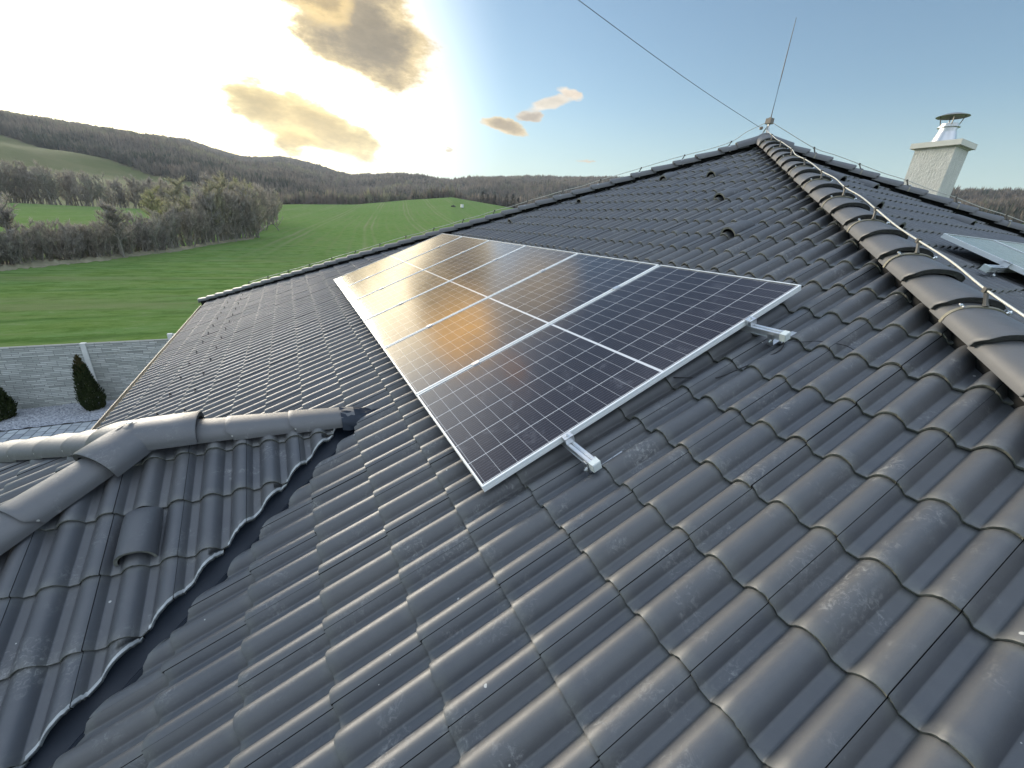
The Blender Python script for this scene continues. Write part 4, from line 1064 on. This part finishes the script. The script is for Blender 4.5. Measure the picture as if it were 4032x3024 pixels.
# ------------------------------------------------------------------ far woods: one mass of crowns
def woods(name, az0, az1, n, label, r_lo_fn, r_hi_fn, pal, hmin, hmax, seed):
    r_ = np.random.default_rng(seed); NT = 22
    az = r_.uniform(az0, az1, n); lo_ = r_lo_fn(az); hi_ = r_hi_fn(az); t = r_.random(n)
    rr = lo_ + (hi_-lo_)*t**1.05
    x = rr*np.sin(np.radians(az)); y = rr*np.cos(np.radians(az))
    mz = meadow_mask(az, rr) < .5; az, rr, x, y, t = az[mz], rr[mz], x[mz], y[mz], t[mz]; n = len(az)
    z = hill_z(az, rr)
    h = r_.uniform(hmin, hmax, n)*(1+.25*nz2(x, y, .02, 9)); w = h*r_.uniform(.28, .46, n)
    # each crown: NT upright feathery triangles fanning out of the stem
    q = r_.random((n, NT)); ang = r_.uniform(0, 2*np.pi, (n, NT)); rad = np.sqrt(r_.random((n, NT)))*w[:, None]
    zt = h[:, None]*(.55+.45*np.sqrt(np.clip(1-(rad/w[:, None])**2, 0, 1)))*r_.uniform(.45, 1.0, (n, NT))
    cx, cy = rad*np.cos(ang), rad*np.sin(ang); hw = h[:, None]*r_.uniform(.06, .13, (n, NT)); fa = r_.uniform(0, np.pi, (n, NT))
    top_ = np.stack([cx*1.1, cy*1.1, zt], -1); zb = zt*r_.uniform(.0, .55, (n, NT))
    b1 = np.stack([cx*.7+hw*np.cos(fa), cy*.7+hw*np.sin(fa), zb], -1); b2 = np.stack([cx*.7-hw*np.cos(fa), cy*.7-hw*np.sin(fa), zb], -1)
    V_ = np.stack([b1, b2, top_], 2).reshape(n, NT*3, 3) + np.stack([x+CAM[0], y+CAM[1], z], 1)[:, None, :]
    me = bpy.data.meshes.new(name); me.vertices.add(n*NT*3); me.vertices.foreach_set('co', V_.reshape(-1).astype(np.float32))
    me.loops.add(n*NT*3); me.loops.foreach_set('vertex_index', np.arange(n*NT*3, dtype=np.int32)); me.polygons.add(n*NT)
    me.polygons.foreach_set('loop_start', (np.arange(n*NT)*3).astype(np.int32)); me.update(calc_edges=True)
    pal = np.array(pal); pt = nz2(x, y, .010, 21)*1.2 + nz2(x, y, .03, 22)*.9 + r_.normal(0, .38, n)
    idx = np.clip(((pt+1.4)/2.8*len(pal)).astype(int), 0, len(pal)-1)
    c = pal[idx]*r_.uniform(.88, 1.13, (n, 1))
    cc_ = np.concatenate([np.repeat(c, NT*3, 0), np.ones((n*NT*3, 1))], 1)
    at = me.attributes.new('tint', 'FLOAT_COLOR', 'POINT'); at.data.foreach_set('color', cc_.reshape(-1).astype(np.float32))
    me.materials.append(MATS['forest_crowns']); o = link(name, me); tag(o, label, 'woods', kind='stuff'); return o
PALW = [(.060, .075, .055), (.105, .105, .085), (.165, .15, .125), (.20, .172, .142), (.22, .185, .15), (.195, .19, .135), (.26, .25, .165)]
rlo = lambda a: np.interp(a, AZK, CR_R)*1.04; rhi = lambda a: np.interp(a, AZK, RD_R)*1.03
woods('woods', -34, 12, 24000, 'grey-brown leafless woods covering the hills on the left', lambda a: np.maximum(rlo(a), np.interp(a, [-24, -20, -8, 0], [420, 415, 340, 310])), rhi, PALW, 8, 15, 31)
woods('woods', 12, 56, 15000, 'leafless woods on the low ridge behind the roof edge', rlo, rhi, PALW, 8, 14, 32)
woods('woods', 56, 98, 7000, 'brown woods on the hill behind the chimney', lambda a: np.maximum(rlo(a), 240), rhi, PALW, 7, 12, 33)

# ------------------------------------------------------------------ small things far out in the field
b = np.array([.355, .934, .030]); a_ = math.degrees(math.atan2(b[0], b[1])); r0 = 262
x, y = CAM[0]+r0*math.sin(R(a_)), CAM[1]+r0*math.cos(R(a_)); z = zat(a_, r0)
root = empty('field_box', (x, y, z), 'small white box standing alone on the green field', 'box')
mb = MB(); mb.box((x, y, z+1.25), (1.5, 1.2, 1.7)); part('body', mb, 'white_paint', root, False)
mb = MB(); mb.box((x, y, z+2.16), (1.7, 1.4, .12)); part('lid', mb, 'fence_concrete', root, False)
for dx in (-.6, .6):
    mb = MB(); mb.box((x+dx, y, z+.2), (.12, .9, .5)); part('leg', mb, 'dark_heap', root, False)
a_ = math.degrees(math.atan2(.337, .941)); x, y = CAM[0]+r0*math.sin(R(a_)), CAM[1]+r0*math.cos(R(a_)); z = zat(a_, r0)
mb = MB(); vs = []
for i in range(6):
    for j in range(14):
        t = i/5*math.pi/2; a = 2*math.pi*j/14; q = 1+rng.normal(0, .14)
        vs.append((x+1.5*q*math.cos(a)*math.cos(t), y+1.1*q*math.sin(a)*math.cos(t), z-.1+.95*q*math.sin(t)))
mb.add(vs, [(i*14+j, i*14+(j+1) % 14, (i+1)*14+(j+1) % 14, (i+1)*14+j) for i in range(5) for j in range(14)])
tag(part('heap', mb, 'dark_heap', None), 'low dark heap on the field left of the white box', 'heap')

# ------------------------------------------------------------------ the air between here and the hills
mb = MB(); mb.box((0, 0, 90), (5600, 5600, 460)); hz_ = mb.mesh('haze', [], False)
hm = bpy.data.materials.new('haze_air'); hm.use_nodes = True; hn = hm.node_tree; hn.nodes.clear()
ho = N(hn, 'ShaderNodeOutputMaterial'); hv = N(hn, 'ShaderNodeVolumePrincipled')
hv.inputs['Color'].default_value = (.82, .89, .98, 1); hv.inputs['Density'].default_value = .00016; hv.inputs['Anisotropy'].default_value = .25
L(hn, hv.outputs[0], ho.inputs['Volume']); hz_.materials.append(hm)
tag(link('haze', hz_), 'thin pale evening haze between the roof and the hills', 'haze', kind='stuff')
